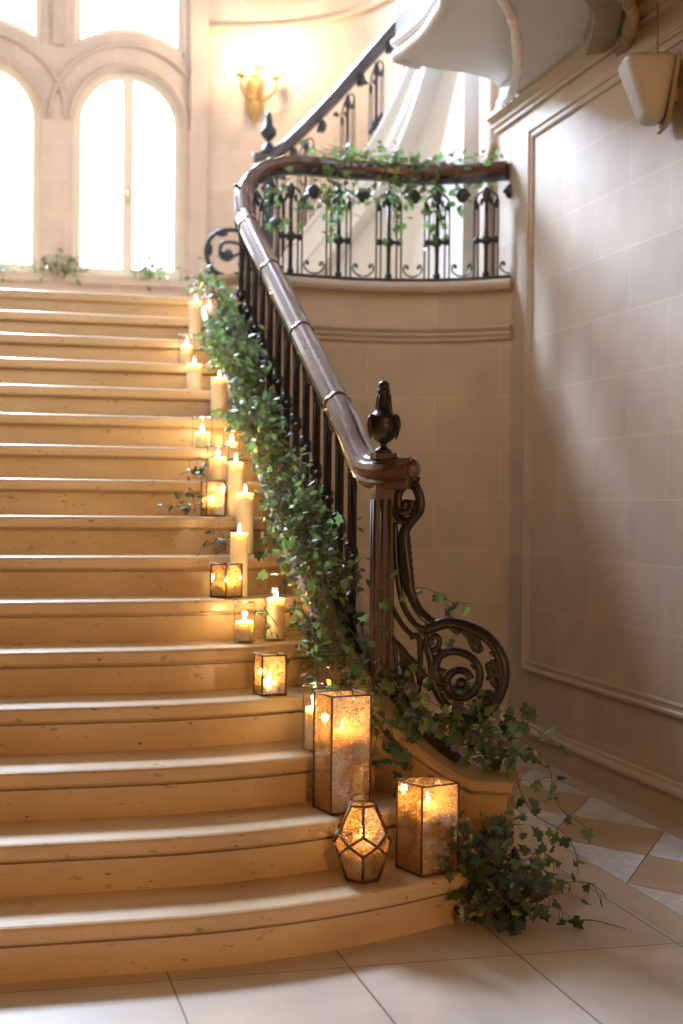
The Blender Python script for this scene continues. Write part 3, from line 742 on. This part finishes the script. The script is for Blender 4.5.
b.add(vs, [f for k in range(m-1) for f in ((4*k, 4*k+4, 4*k+5, 4*k+1), (4*k+2, 4*k+3, 4*k+7, 4*k+6), (4*k+1, 4*k+5, 4*k+7, 4*k+3), (4*k, 4*k+2, 4*k+6, 4*k+4))] + [(0, 1, 3, 2), (4*m-4, 4*m-2, 4*m-1, 4*m-3)])
tag(b.build('wall_upper_flight', M_PLASTER), kind='structure')

# ------------------------------------------------------------------ wall sconce and loudspeaker
so = V((2.17, 11.34, 4.72)); sc_o = empty('wall_sconce', so); tag(sc_o, 'gilt branched wall sconce glowing on the upper back wall', 'wall light')
b = MB(); b.lathe([(0, -.30), (.03, -.26), (.075, -.16), (.06, -.05), (.08, .02), (.04, .08), (0, .10)], (0, .03, 0), 12, squash=None); b.build('backplate', M_GOLD, sc_o)
for a, (dx, dz) in enumerate(((-.14, .02), (0, .10), (.14, .02))):
    b = MB(); b.tube(catmull([(0, .02, -.10), (dx*.5, -.06, -.13), (dx, -.12, -.06), (dx, -.12, dz)], 5), .013, 7); b.lathe([(.02, 0), (.045, .01), (.04, .025), (.015, .03)], (dx, -.12, dz), 10)
    arm = b.build('arm', M_GOLD, sc_o)
    b = MB(); b.lathe([(.013, 0), (.013, .09)], (dx, -.12, dz + .03), 8); b.build('candle_tube', M_WAX, arm)
    b = MB(); b.lathe([(.012, 0), (.022, .03), (.018, .06), (.004, .10)], (dx, -.12, dz + .12), 10); b.build('bulb', M_BULB, arm)

sp = V((2.785, 5.62, 3.12)); spk = empty('loudspeaker', sp); tag(spk, 'beige wedge loudspeaker hung high on the right-hand stone wall', 'loudspeaker')
MR = Matrix.Rotation(math.radians(-14), 4, 'Z') @ Matrix.Diagonal((.86, .92, 1, 1))
prof = []
def wedge(w, d, z, r=.03, n=4):   # rounded rectangle in plan
    out = []
    for (cx_, cy_, a0) in ((w/2 - r, d/2 - r, 0), (-w/2 + r, d/2 - r, 90), (-w/2 + r, -d/2 + r, 180), (w/2 - r, -d/2 + r, 270)):
        for k in range(n + 1):
            q = math.radians(a0 + 90*k/n); out.append(V((cx_ + r*math.cos(q), cy_ + r*math.sin(q), z)))
    return out
rings = [(.235, .25, .145, .055), (.255, .27, .135, .06), (.255, .27, .120, .06), (.115, .20, -.095, .045), (.09, .18, -.115, .04), (.06, .14, -.121, .03)]
b = MB(); vs = []; n = 20
for w, d, z, r in rings: vs += [MR @ (p + V(((.255 - w)/2 * .35, 0, 0))) for p in wedge(w, d, z, r)]
fs = [(k*n+j, k*n+(j+1) % n, (k+1)*n+(j+1) % n, (k+1)*n+j) for k in range(len(rings)-1) for j in range(n)] + [tuple(range(n))[::-1], tuple(range((len(rings)-1)*n, len(rings)*n))]
b.add(vs, fs, 0, True); b.build('cabinet', M_SPEAKER, spk)
b = MB(); b.add([MR @ V(p) for p in ((.120, -.13, .15), (.145, -.13, .15), (.145, .13, .15), (.120, .13, .15), (.075, -.10, -.15), (.10, -.10, -.15), (.10, .10, -.15), (.075, .10, -.15))], [(0,1,2,3), (4,7,6,5), (0,4,5,1), (1,5,6,2), (2,6,7,3), (3,7,4,0)]); b.build('back_frame', M_SPKTRIM, spk, bevel=.006)
b = MB(); b.tube([(.05, 0, .15), (.05, 0, .40)], .004, 6); b.tube([(.05, 0, .15), (.05, 0, .175)], .010, 6); b.build('hanging_cord', M_SPKTRIM, spk)
b = MB(); b.box((.06, -.03, -.03), (.138, .03, .03)); b.build('wall_bracket', M_SPKTRIM, spk)

# ------------------------------------------------------------------ candles, glasses, lanterns
LIGHTS = []
def flame_light(p, e, r=.012):
    l = bpy.data.lights.new('candle_light', 'POINT'); l.energy = e * 2.2; l.color = (1.0, .60, .24); l.shadow_soft_size = r
    o = bpy.data.objects.new('candle_light', l); o.location = p; COL.objects.link(o)
def candle(loc, r, h, label, group=None, e=1.0, tilt=0, name='pillar_candle', cat='candle'):
    """wax pillar with sunken top, wick and flame"""
    root = empty(name, loc); tag(root, label, cat, group)
    b = MB(); b.lathe([(r*.97, 0), (r, .004), (r, h - .008), (r*.96, h), (r*.86, h), (r*.78, h - .010), (0, h - .014)], (0, 0, 0), 22); b.build('wax', M_WAX, root)
    b = MB(); b.tube([(0, 0, h - .014), (.001, 0, h + .006)], .0014, 5); b.build('wick', M_WICK, root)
    b = MB(); b.lathe([(.0005, 0), (.0048, .007), (.0062, .014), (.0048, .024), (.0020, .034), (0, .041)], (0, 0, h - .002), 10); b.build('flame', M_FLAME, root)
    if tilt: root.rotation_euler = (0, tilt, 0)
    flame_light(V(loc) + V((tilt*h, 0, h + .022)), e)
    return root
def hurricane(loc, r, h, label, group=None):
    root = empty('hurricane_glass', loc); tag(root, label, 'candle holder', group)
    b = MB(); b.lathe([(r, .004), (r, h)], (0, 0, 0), 28, cap=False); b.build('glass_wall', M_GLASS, root, recalc=False)
    b = MB(); b.lathe([(0, 0), (r, 0), (r, .005), (0, .005)], (0, 0, 0), 28); b.build('base', M_GLASS, root)
    b = MB(); b.tube([(r*math.cos(2*PI*k/28), r*math.sin(2*PI*k/28), h) for k in range(29)], .0026, 6, cap=False); b.build('rim', M_RIM, root)
    return root
def view_ang(p): return math.atan2(p.y, p.x)
def square_lantern(loc, a, h, phi, label, glass=None, group=None, taper=1.0):
    """square prism of mercury glass in a bronze frame; phi = how far the right face turns from the viewer"""
    glass = glass or M_MERC
    root = empty('glass_lantern', loc, view_ang(V(loc)) + PI + phi); tag(root, label, 'lantern', group)
    hf = a / 2; cs = [(hf, -hf), (hf, hf), (-hf, hf), (-hf, -hf)]
    b = MB(); b.box((-hf, -hf, 0), (hf, hf, .006)); b.build('base', M_BRONZE, root)
    b = MB()
    for x, y in cs: b.tube([(x, y, 0), (x, y, h)], .0034, 6)
    for z in (.004, h):
        for k in range(4): b.tube([(*cs[k], z), (*cs[(k+1) % 4], z)], .0032, 6)
    b.build('frame', M_BRONZE, root)
    for k in range(4):
        (x0, y0), (x1, y1) = cs[k], cs[(k+1) % 4]; q = .985; b = MB()
        b.add([(x0*q, y0*q, .008), (x1*q, y1*q, .008), (x1*q, y1*q, h - .003), (x0*q, y0*q, h - .003)], [(0, 1, 2, 3)]); b.build('panel', glass, root, recalc=False)
    return root
def place(i, x, off):
    """point on tread i under picture column x, off metres behind its nosing"""
    p = V((1.1, 0, i * R_))
    for _ in range(6):
        y = front(i, p.x) + off; q = at(x, 512, 1, y); p = V((q.x, y, i * R_))
    return p
def top_h(p, ytop): return at(341, ytop, 1, p.y).z * 0 + (EYE + ray((0), ytop) * 0).z * 0 + _top(p, ytop)
def _top(p, ytop):
    # height above p at which the vertical through p meets picture row ytop
    lo, hi = -.2, 1.2
    def row(z):
        d = V((p.x, p.y, p.z + z)) - EYE; return 512 - F * d.dot(u3) / d.dot(f2)
    for _ in range(40):
        m_ = (lo + hi) / 2
        if row(m_) > ytop: lo = m_
        else: hi = m_
    return lo
G = 'candles lining the stair treads'
KEEP = []
def c_at(i, x, off, ytop, r, label, e=1.0, glass=None, glabel=None, tilt=0):
    p = place(i, x, off); h = _top(p, ytop)
    if glass:
        gy, gr = glass; gh = _top(p, gy); hurricane(p, gr, gh, glabel, 'clear glass candle cylinders'); p = p + V((0, 0, .006)); h -= .006
    candle(p, r, max(.03, h), label, G, e, tilt); KEEP.append((p, r + .016, max(.03, h) + .05)); return p

c_at(14, 193.5, .13, 302, .036, 'ivory pillar candle highest of all at the stair head', .8)
c_at(15, 207, .12, 307, .030, 'short candle in a glass under the topmost stair nosing', .8, (292, .048), 'clear glass cylinder just below the top stair nosing')
c_at(13, 185, .12, 346, .032, 'candle inside the glass three steps below the stair head', .8, (335, .046), 'clear glass cylinder jutting left, three steps below the stair head')
c_at(12, 193, .13, 364, .040, 'stubby ivory pillar candle at far left of the upper steps', .8)
c_at(11, 218, .13, 378, .041, 'tall lone pillar candle against the greenery midway up', .9)
c_at(10, 201.5, .12, 432, .036, 'low candle in a glass on the tenth tread beside a trailing sprig', .9, (417, .050), 'squat clear glass cylinder on the tenth tread beside a trailing sprig')
c_at(9, 217.5, .10, 457, .040, 'broad low candle behind the pale square lantern midway', .9, (446, .052), 'clear glass cylinder holding the broad low candle midway')
c_at(10, 231, .14, 447, .028, 'slim candle deep in a glass among ivy at mid-flight', .6, (430, .042), 'tall clear glass cylinder among ivy at mid-flight')
c_at(8, 235.5, .10, 462, .034, 'tall slender pillar candle right of the pale square lantern', .9)
c_at(7, 245, .15, 493, .036, 'ivory pillar candle on the seventh tread near the ivy', .9)
p = c_at(6, 239.5, .17, 533, .036, 'tall pillar candle standing behind the small speckled lantern', .9)
pN = c_at(5, 245.5, .16, 621, .035, 'short candle in a glass left of the leaning candle', .9, (602, .0415), 'short clear glass cylinder left of the tall glass on the fifth tread')
pO = c_at(5, 276, .17, 598, .034, 'leaning pillar candle inside the tall clear glass cylinder', .9, (574, .0415), 'tall clear glass cylinder on the fifth tread with a leaning candle', tilt=.03)
pQ = c_at(3, 316, .09, 707, .030, 'pillar candle in a glass half hidden behind the tallest lantern', .7, (685, .0405), 'clear glass cylinder half hidden behind the tallest lantern')
pS = c_at(4, 336, .12, 693, .026, 'low candle in a small glass against the stone stringer', .9, (668, .030), 'small clear glass above the tallest lantern against the stone stringer')

def lantern_corner(x, y, z, a, phi):
    """base centre of a square lantern whose nearest bottom corner is seen at picture point x,y"""
    c = at(x, y, 2, z); th_ = view_ang(c) + PI + phi
    nr = V((math.cos(th_), math.sin(th_), 0)); nl = V((math.cos(th_ - PI/2), math.sin(th_ - PI/2), 0))
    return c - (nr + nl) * (a / 2)
def lantern(x, ybot, ytop, z, a, phi, label, clabel, glass=None, ch=.06, cr=.03, e=1.5, free=None, off=None):
    if free: c = free
    else: c = lantern_corner(x, ybot, z, a, phi)
    if off is not None: h = off
    else:
        k = at(x, ybot, 2, z); h = _top(k, ytop)
    square_lantern(c, a, h, phi, label, glass, 'mercury glass lanterns on the steps')
    candle(c + V((0, 0, .007)), cr, ch, clabel, 'candles inside the lanterns', e); return c, h
rad = math.radians
cU, hU = lantern(421.4, 877.5, 787.5, .16, .143, rad(35), 'large open square mercury glass lantern on the bottom step', 'candle inside the large square lantern on the bottom step', ch=.21, cr=.034, e=.75)
cR, hR = lantern(331, 815.5, 697, .32, .143, rad(25), 'tallest square mercury glass lantern on the second step', 'candle inside the tallest lantern on the second step', ch=.26, cr=.034, e=.75)
cP, hP = lantern(262, 696.5, 656, .64, .092, rad(19), 'small speckled square lantern alone on the fourth tread', 'candle inside the small lantern alone on the fourth tread', ch=.045, e=.5)
pM = place(6, 227, .10)
lantern(0, 0, 0, 0, .088, rad(44), 'small square lantern before a tall candle on the sixth tread', 'low candle inside the small lantern on the sixth tread', free=pM, off=.135, ch=.05, e=.45)
pJ = place(8, 213, .10)
lantern(0, 0, 0, 0, .085, rad(16), 'pale frosted-looking square lantern on the eighth tread', 'low candle inside the pale lantern on the eighth tread', M_MERC2, free=pJ, off=_top(pJ, 481), ch=.05, e=.35)

# faceted lantern
gp = at(362, 879, 2, .16)
geo = empty('faceted_lantern', gp, view_ang(gp) + PI + rad(2)); tag(geo, 'rounded faceted lantern of six-sided leaded glass with diamond band on bottom step', 'lantern', 'mercury glass lanterns on the steps')
rt, rm, rb, hT, h2, h1_, hM = .045, .094, .058, .262, .165, .108, .137
rt, rm, rb = .044, .088, .057; hT = .236
T_v = [V((rt*math.cos(PI/3*k), rt*math.sin(PI/3*k), hT)) for k in range(6)]
B_v = [V((rb*math.cos(PI/3*k), rb*math.sin(PI/3*k), .006)) for k in range(6)]
D_t = [V((rm*.985*math.cos(PI/3*k), rm*.985*math.sin(PI/3*k), .150)) for k in range(6)]
D_b = [V((rm*.985*math.cos(PI/3*k), rm*.985*math.sin(PI/3*k), .088)) for k in range(6)]
Mv = [V((rm*1.02*math.cos(PI/3*(k+.5)), rm*1.02*math.sin(PI/3*(k+.5)), .119)) for k in range(6)]
b = MB()
for k in range(6):
    j = (k + 1) % 6
    for p, q in ((T_v[k], T_v[j]), (T_v[k], D_t[k]), (D_t[k], Mv[k]), (D_t[k], Mv[k-1]), (D_b[k], Mv[k]), (D_b[k], Mv[k-1]), (D_b[k], B_v[k]), (B_v[k], B_v[j])): b.tube([p, q], .0046, 6)
b.build('frame', M_BRONZE, geo)
b = MB(); b.prism([(p.x, p.y) for p in B_v], 0, .006); b.build('base', M_BRONZE, geo)
for k in range(6):
    j = (k + 1) % 6
    for pts in ((T_v[k], T_v[j], D_t[j], Mv[k], D_t[k]), (D_t[k], Mv[k-1], D_b[k], Mv[k]), (B_v[k], B_v[j], D_b[j], Mv[k], D_b[k])):
        b = MB(); c = sum(pts, V()) / len(pts)
        b.add(list(pts) + [c], [(i, (i+1) % len(pts), len(pts)) for i in range(len(pts))]); b.build('panel', M_MERC3, geo, recalc=False)
b = MB(); b.tube(catmull([V((-.030, -.036, hT)), V((-.042, -.030, hT + .018)), V((-.048, 0, hT + .024)), V((-.042, .030, hT + .018)), V((-.030, .036, hT))], 5), .0022, 6); b.build('loop_handle', M_BRONZE, geo)
candle(gp + V((0, 0, .007)), .030, .13, 'candle inside the rounded faceted lantern', 'candles inside the lanterns', .7)

# ------------------------------------------------------------------ ivy
LEAF = [(0, 0), (-.26, -.12), (-.47, .10), (-.29, .28), (-.43, .52), (-.17, .60), (0, 1.0), (.17, .60), (.43, .52), (.29, .28), (.47, .10), (.26, -.12)]
OVAL = [(0, 0), (-.14, .16), (-.21, .40), (-.16, .70), (0, 1.0), (.16, .70), (.21, .40), (.14, .16)]
def add_leaf(b, p, d, n, s, shape):
    d = d.normalized(); n = (n - d * n.dot(d)); n = n.normalized() if n.length > 1e-4 else d.orthogonal().normalized(); w = d.cross(n); droop = random.uniform(.0, .35)
    vs = [p + w*(x*s) + d*(y*s) + n*(s*(-.28*abs(x) - droop*y*y*.5)) for x, y in shape] + [p + d*(.38*s) + n*(.03*s)]
    m = len(shape); b.add(vs, [(k, (k+1) % m, m) for k in range(m)], 0, True)
def rnd(s=1): return V((random.gauss(0, s), random.gauss(0, s), random.gauss(0, s)))
def near_candle(q, s):
    for p, r, h in KEEP:
        d = p - EYE; f = (q.xy - EYE.xy).length / d.xy.length
        if f > 1.03: continue
        c = EYE + d * f
        if (q.xy - c.xy).length < r * f + s * .45:
            zb = EYE.z + (p.z + h * .25 - EYE.z) * f; zt = EYE.z + (p.z + h - EYE.z) * f
            if zb - s*.3 < q.z < zt + s * .4: return True
    return False
def ivy(name, label, strands, size, mats, per=.03, shape=LEAF, bias=V((-.15, -.75, .55)), stem_r=.0022, cat='ivy', spread=.03, group=None, trim=False, shapes=None):
    """strands: polylines; leaves stand off each strand on short petioles"""
    c0 = sum((V(s_[0]) for s_ in strands), V()) / len(strands)
    root = empty(name, c0); tag(root, label, cat, group)
    bs = MB(); leaves = [MB() for _ in mats]
    for st_ in strands:
        pts = catmull(st_, 6) if len(st_) > 2 else [V(p) for p in st_]
        bs.tube([p - c0 for p in pts], [stem_r * (1 - .6*k/len(pts)) for k in range(len(pts))], 5)
        acc = random.uniform(0, per)
        for a, q in zip(pts, pts[1:]):
            seg = (q - a).length; acc += seg
            while acc > per:
                acc -= per * random.uniform(.6, 1.4)
                off = rnd(spread); base = a.lerp(q, random.random()); tip = base + off
                if trim and near_candle(tip, size): continue
                bs.tube([base - c0, base.lerp(tip, .5) - c0 + V((0, 0, .2*spread)), tip - c0], stem_r*.45, 4)
                d = (off.normalized() if off.length > 1e-5 else V((0, 0, 1))) * .7 + rnd(.5) + V((0, 0, -.35))
                add_leaf(random.choice(leaves), tip - c0, d, bias + rnd(.45), size * random.uniform(.55, 1.15), random.choice(shapes) if shapes else shape)
    bs.build('vine_stem', M_STEM, root)
    for lb_, m_ in zip(leaves, mats):
        if lb_.v: lb_.build('foliage', m_, root, recalc=False)
    return root
def wander(path, n, rad_, lift=0.0, xmin=None, seg=None, frac=(0, 1)):
    """n strands that follow path with their own offsets"""
    out = []; P_ = catmull(path, 5)
    for _ in range(n):
        a = random.uniform(frac[0], frac[1]*.8); L_ = random.uniform(.25, .6); i0 = int(a*(len(P_)-1)); i1 = min(len(P_)-1, int((a+L_)*(len(P_)-1)) + 2)
        o1, o2 = rnd(rad_), rnd(rad_); s_ = []
        for k in range(i0, i1, 3):
            t = (k - i0) / max(1, i1 - i0); q_ = P_[k] + o1*(1-t) + o2*t + rnd(rad_*.35) + V((0, 0, lift*random.random()))
            if xmin: q_.x = max(q_.x, (xmin + .07 if q_.y > 6.9 else xmin) + random.uniform(0, .06))
            if xmin and q_.y > 7.4: q_.x = min(q_.x, 1.33)
            s_.append(q_)
        if len(s_) > 2: out.append(s_)
    return out
# garland along the tread ends, from the stair head down to the newel
def gpt(y, dx, dz): return V((1.255 + dx, y, noseline(y) + dz))
up_path = [gpt(8.15, -.03, .22), gpt(7.7, -.05, .20), gpt(7.2, -.05, .20), gpt(6.8, -.04, .18), gpt(6.4, -.04, .18), gpt(6.1, -.03, .2)]
ivy('ivy_garland', 'thick green garland on the upper tread ends beside the iron balusters', wander(up_path, 38, .078, .05, 1.15), .046, [M_LEAF, M_LEAF3, M_LEAF], .0135, spread=.042, trim=True, shapes=[LEAF, OVAL, OVAL])
mid_path = [gpt(6.25, -.02, .18), gpt(5.9, 0, .17), gpt(5.6, .02, .2), gpt(5.35, .05, .24), gpt(5.15, .10, .26)]
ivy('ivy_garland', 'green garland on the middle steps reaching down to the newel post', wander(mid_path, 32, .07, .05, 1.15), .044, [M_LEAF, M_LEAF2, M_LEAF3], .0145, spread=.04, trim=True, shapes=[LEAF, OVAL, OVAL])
low_path = [V((1.36, 5.25, .94)), V((1.40, 5.05, .80)), V((1.44, 4.90, .72)), V((1.50, 4.80, .64)), V((1.60, 4.70, .55)), V((1.70, 4.62, .48))]
ivy('ivy_vine', 'thin ivy strands creeping over the coping below the newel post', wander(low_path, 13, .045), .05, [M_LEAF2, M_LEAF], .036, spread=.032)
edge_path = [V((1.27, 5.75, 1.10)), V((1.275, 5.5, .98)), V((1.28, 5.25, .86)), V((1.30, 5.05, .74)), V((1.37, 4.86, .62)), V((1.46, 4.72, .53))]
ivy('ivy_vine', 'leafy ivy hiding the edge of the stone coping beside the middle candles', wander(edge_path, 16, .045), .042, [M_LEAF, M_LEAF2, M_LEAF3], .019, spread=.036, trim=True, shapes=[LEAF, OVAL, OVAL])
pl = PN
# foliage at the foot of the big scroll
sc_c = [at_plane(x, y, P0 - PN*.03, PN) for x, y in ((430, 690), (455, 715), (475, 735), (500, 745), (512, 735))]
ivy('ivy_vine', 'leafy ivy bunched at the foot of the big iron scroll', wander(sc_c, 20, .035), .055, [M_LEAF2, M_LEAF], .026, spread=.035)
# trail hanging from the coping end to the floor
def tr(l, yv): return [at(x, y, 1, yv) for x, y in l]
ivy('ivy_trail', 'long ivy trail hanging in the air right of the stringer end', [tr([(505, 735), (530, 745), (548, 765), (552, 790), (545, 805)], 4.62), tr([(515, 760), (520, 790), (535, 815), (560, 830), (575, 850), (578, 875)], 4.55), tr([(500, 775), (508, 800), (528, 818)], 4.6), tr([(550, 790), (562, 810), (580, 822)], 4.58), tr([(498, 725), (520, 722), (545, 735), (556, 745)], 4.66)], .048, [M_LEAF2, M_LEAF], .042, spread=.022)
cl = []
for _ in range(26):
    a = V((random.uniform(1.57, 1.73), random.uniform(4.24, 4.46), .03)); 
    a.z = .19 if a.x < 1.66 and a.y > 4.35 else random.uniform(.03, .10)
    q = a + V((random.uniform(-.10, .14), random.uniform(-.12, .05), random.uniform(.02, .16))); r_ = q + V((random.uniform(-.06, .1), random.uniform(-.08, .04), random.uniform(-.08, .03)))
    r_.z = max(r_.z, .025); cl.append([a, q, r_])
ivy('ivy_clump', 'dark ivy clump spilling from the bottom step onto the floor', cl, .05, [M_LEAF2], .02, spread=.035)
ivy('ivy_clump', 'ivy sprig leaning on the right face of the large lantern', [[cU + V((.10, -.075, .02)), cU + V((.095, -.085, .09)), cU + V((.10, -.08, .15))], [cU + V((.04, -.115, .01)), cU + V((.08, -.11, .04)), cU + V((.14, -.07, .03))]], .045, [M_LEAF2, M_LEAF], .028, spread=.018)
# ivy behind the lanterns under the coping
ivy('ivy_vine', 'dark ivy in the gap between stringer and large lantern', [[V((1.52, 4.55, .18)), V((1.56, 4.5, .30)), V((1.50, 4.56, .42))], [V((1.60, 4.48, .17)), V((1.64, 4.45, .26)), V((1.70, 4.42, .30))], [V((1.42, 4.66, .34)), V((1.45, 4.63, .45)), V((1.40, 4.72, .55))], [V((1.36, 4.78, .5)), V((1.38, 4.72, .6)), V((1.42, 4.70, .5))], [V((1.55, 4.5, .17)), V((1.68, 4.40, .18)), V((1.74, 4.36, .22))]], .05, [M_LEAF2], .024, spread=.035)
# free tendril by the newel
tp = [at_plane(x, y, P0, PN) for x, y in ((408, 600), (425, 595), (440, 600), (448, 615), (455, 640))]
tp = [at_plane(x, y, P0, PN) for x, y in ((402, 590), (422, 588), (440, 596), (450, 612), (458, 640))]
ivy('ivy_tendril', 'single ivy tendril arching above the big iron scroll', [tp, [at_plane(x, y, P0, PN) for x, y in ((440, 596), (454, 603), (470, 603))]], .045, [M_LEAF3, M_LEAF2], .034, spread=.014)
nwv = [V((1.37, 4.88, .95)), V((1.385, 4.90, 1.02)), V((1.43, 4.89, 1.06))]
ivy('ivy_vine', 'few ivy leaves clinging to the front of the newel post', [nwv, [V((1.40, 4.89, .75)), V((1.41, 4.88, .85)), V((1.38, 4.9, .93))]], .05, [M_LEAF], .04, spread=.02)
# balcony rail ivy
lrp = [p for p in lr if p.x > 1.62]
ivy('ivy_garland', 'loose ivy wound along the landing balcony handrail', wander([p + V((0, -.02, .02)) for p in lrp[::3]], 15, .035, .04), .05, [M_LEAF, M_LEAF3], .05, spread=.035)
hang = []
for px, yb in ((300, 225), (318, 210), (350, 215), (372, 205), (430, 250), (432, 220), (455, 210), (465, 195), (270, 240), (385, 200), (332, 238), (336, 230), (392, 235), (398, 225), (405, 210), (326, 200), (440, 235), (480, 190)):
    y_ = 7.80; a = at(px, 175, 1, y_); hang.append([a, at(px + 4, (175 + yb)/2, 1, y_ - .01), at(px - 2, yb, 1, y_)])
ivy('ivy_garland', 'ivy sprays dangling through the landing balcony ironwork', hang, .048, [M_LEAF3, M_LEAF], .017, spread=.03)
# sprigs on the treads
for i, x, lab in ((9, 196, 'small sprig trailing over the ninth tread edge'), (8, 186, 'dark fern sprig on the eighth tread left of the pale lantern'), (7, 217, 'dark sprig on the seventh tread above the small lantern')):
    c = place(i, x, .06); s_ = [[c + V((.05, .05, .02)), c + V((0, .02, .05)), c + V((-.07, -.02, .03))], [c + V((.05, .06, .02)), c + V((.03, .03, .09)), c + V((.0, .0, .11))]]
    ivy('greenery_sprig', lab, s_, .045, [M_LEAF2], .014, OVAL, spread=.02, cat='greenery')
c = pN + V((0, -.03, 0))
ivy('greenery_sprig', 'light leafy sprig arching over the short glass cylinder', [[c + V((.10, -.02, .02)), c + V((.06, -.04, .10)), c + V((-.02, -.05, .13))], [c + V((.12, -.03, .06)), c + V((.05, -.05, .15))]], .038, [M_LEAF3], .03, OVAL, spread=.015, cat='greenery')
# greens on the window sill
def sill(x0, x1, lab):
    s_ = [[V((x, YB - .03 - random.random()*.06, WZ0 - .03)), V((x + random.uniform(-.05, .05), YB - .06, WZ0 + random.uniform(.03, .14))), V((x + random.uniform(-.1, .1), YB - .1, WZ0 + random.uniform(.02, .12)))] for x in [random.uniform(x0, x1) for _ in range(10)]]
    ivy('sill_greenery', lab, s_, .06, [M_LEAF, M_LEAF3], .035, OVAL, spread=.03, cat='greenery')
sill(.40, .78, 'loose greenery on the back sill between the arched windows'); sill(1.2, 1.6, 'pale greenery on the sill of the right arched window'); sill(-.1, .2, 'greenery on the sill of the left arched window')
# fallen twig
b = MB(); tw = catmull([at(560, 922, 2, .004), at(590, 920, 2, .008), at(612, 925, 2, .006), at(626, 929, 2, .004)], 5); b.tube(tw, [.0025 - .0001*k for k in range(len(tw))], 6)
tag(b.build('twig', M_STEM), 'bare brown twig lying on the floor beyond the ivy clump', 'twig')

# ------------------------------------------------------------------ light
W = bpy.data.worlds.new('sky'); SC.world = W; W.use_nodes = True
bg = W.node_tree.nodes['Background']; bg.inputs[0].default_value = (.88, .94, 1.0, 1); bg.inputs[1].default_value = 3.5
def area(name, loc, target, sx, sy, e, c):
    l = bpy.data.lights.new(name, 'AREA'); l.shape = 'RECTANGLE'; l.size = sx; l.size_y = sy; l.energy = e; l.color = c
    o = bpy.data.objects.new(name, l); o.location = loc; o.rotation_euler = (V(target) - V(loc)).to_track_quat('-Z', 'Y').to_euler(); COL.objects.link(o); return o
area('sky_through_windows', (-.7, 14.2, 7.8), (1.0, 7.0, 2.0), 2.8, 2.2, 4000, (.62, .77, 1.0))
def point(name, loc, e, c, r):
    l = bpy.data.lights.new(name, 'POINT'); l.energy = e; l.color = c; l.shadow_soft_size = r
    o = bpy.data.objects.new(name, l); o.location = loc; COL.objects.link(o)
point('sconce_light', (2.17, 11.10, 4.92), 22, (1.0, .72, .40), .06)
point('stairwell_fill', (-.3, 6.1, 4.6), 16, (1.0, .54, .20), .22)  # unseen warm fill added above the stairs to brighten the curved wall
point('entrance_lamp', (1.2, -3.0, 2.2), 370, (1.0, .58, .20), .28)

SC.view_settings.view_transform = 'Standard'; SC.view_settings.look = 'None'; SC.view_settings.gamma = 1; SC.view_settings.use_curve_mapping = False
SC.view_settings.exposure = 0.22
SC.cycles.use_denoising = True; SC.cycles.max_bounces = 10; SC.cycles.transparent_max_bounces = 24; SC.cycles.sample_clamp_indirect = 6
SC.cycles.caustics_reflective = False; SC.cycles.caustics_refractive = False
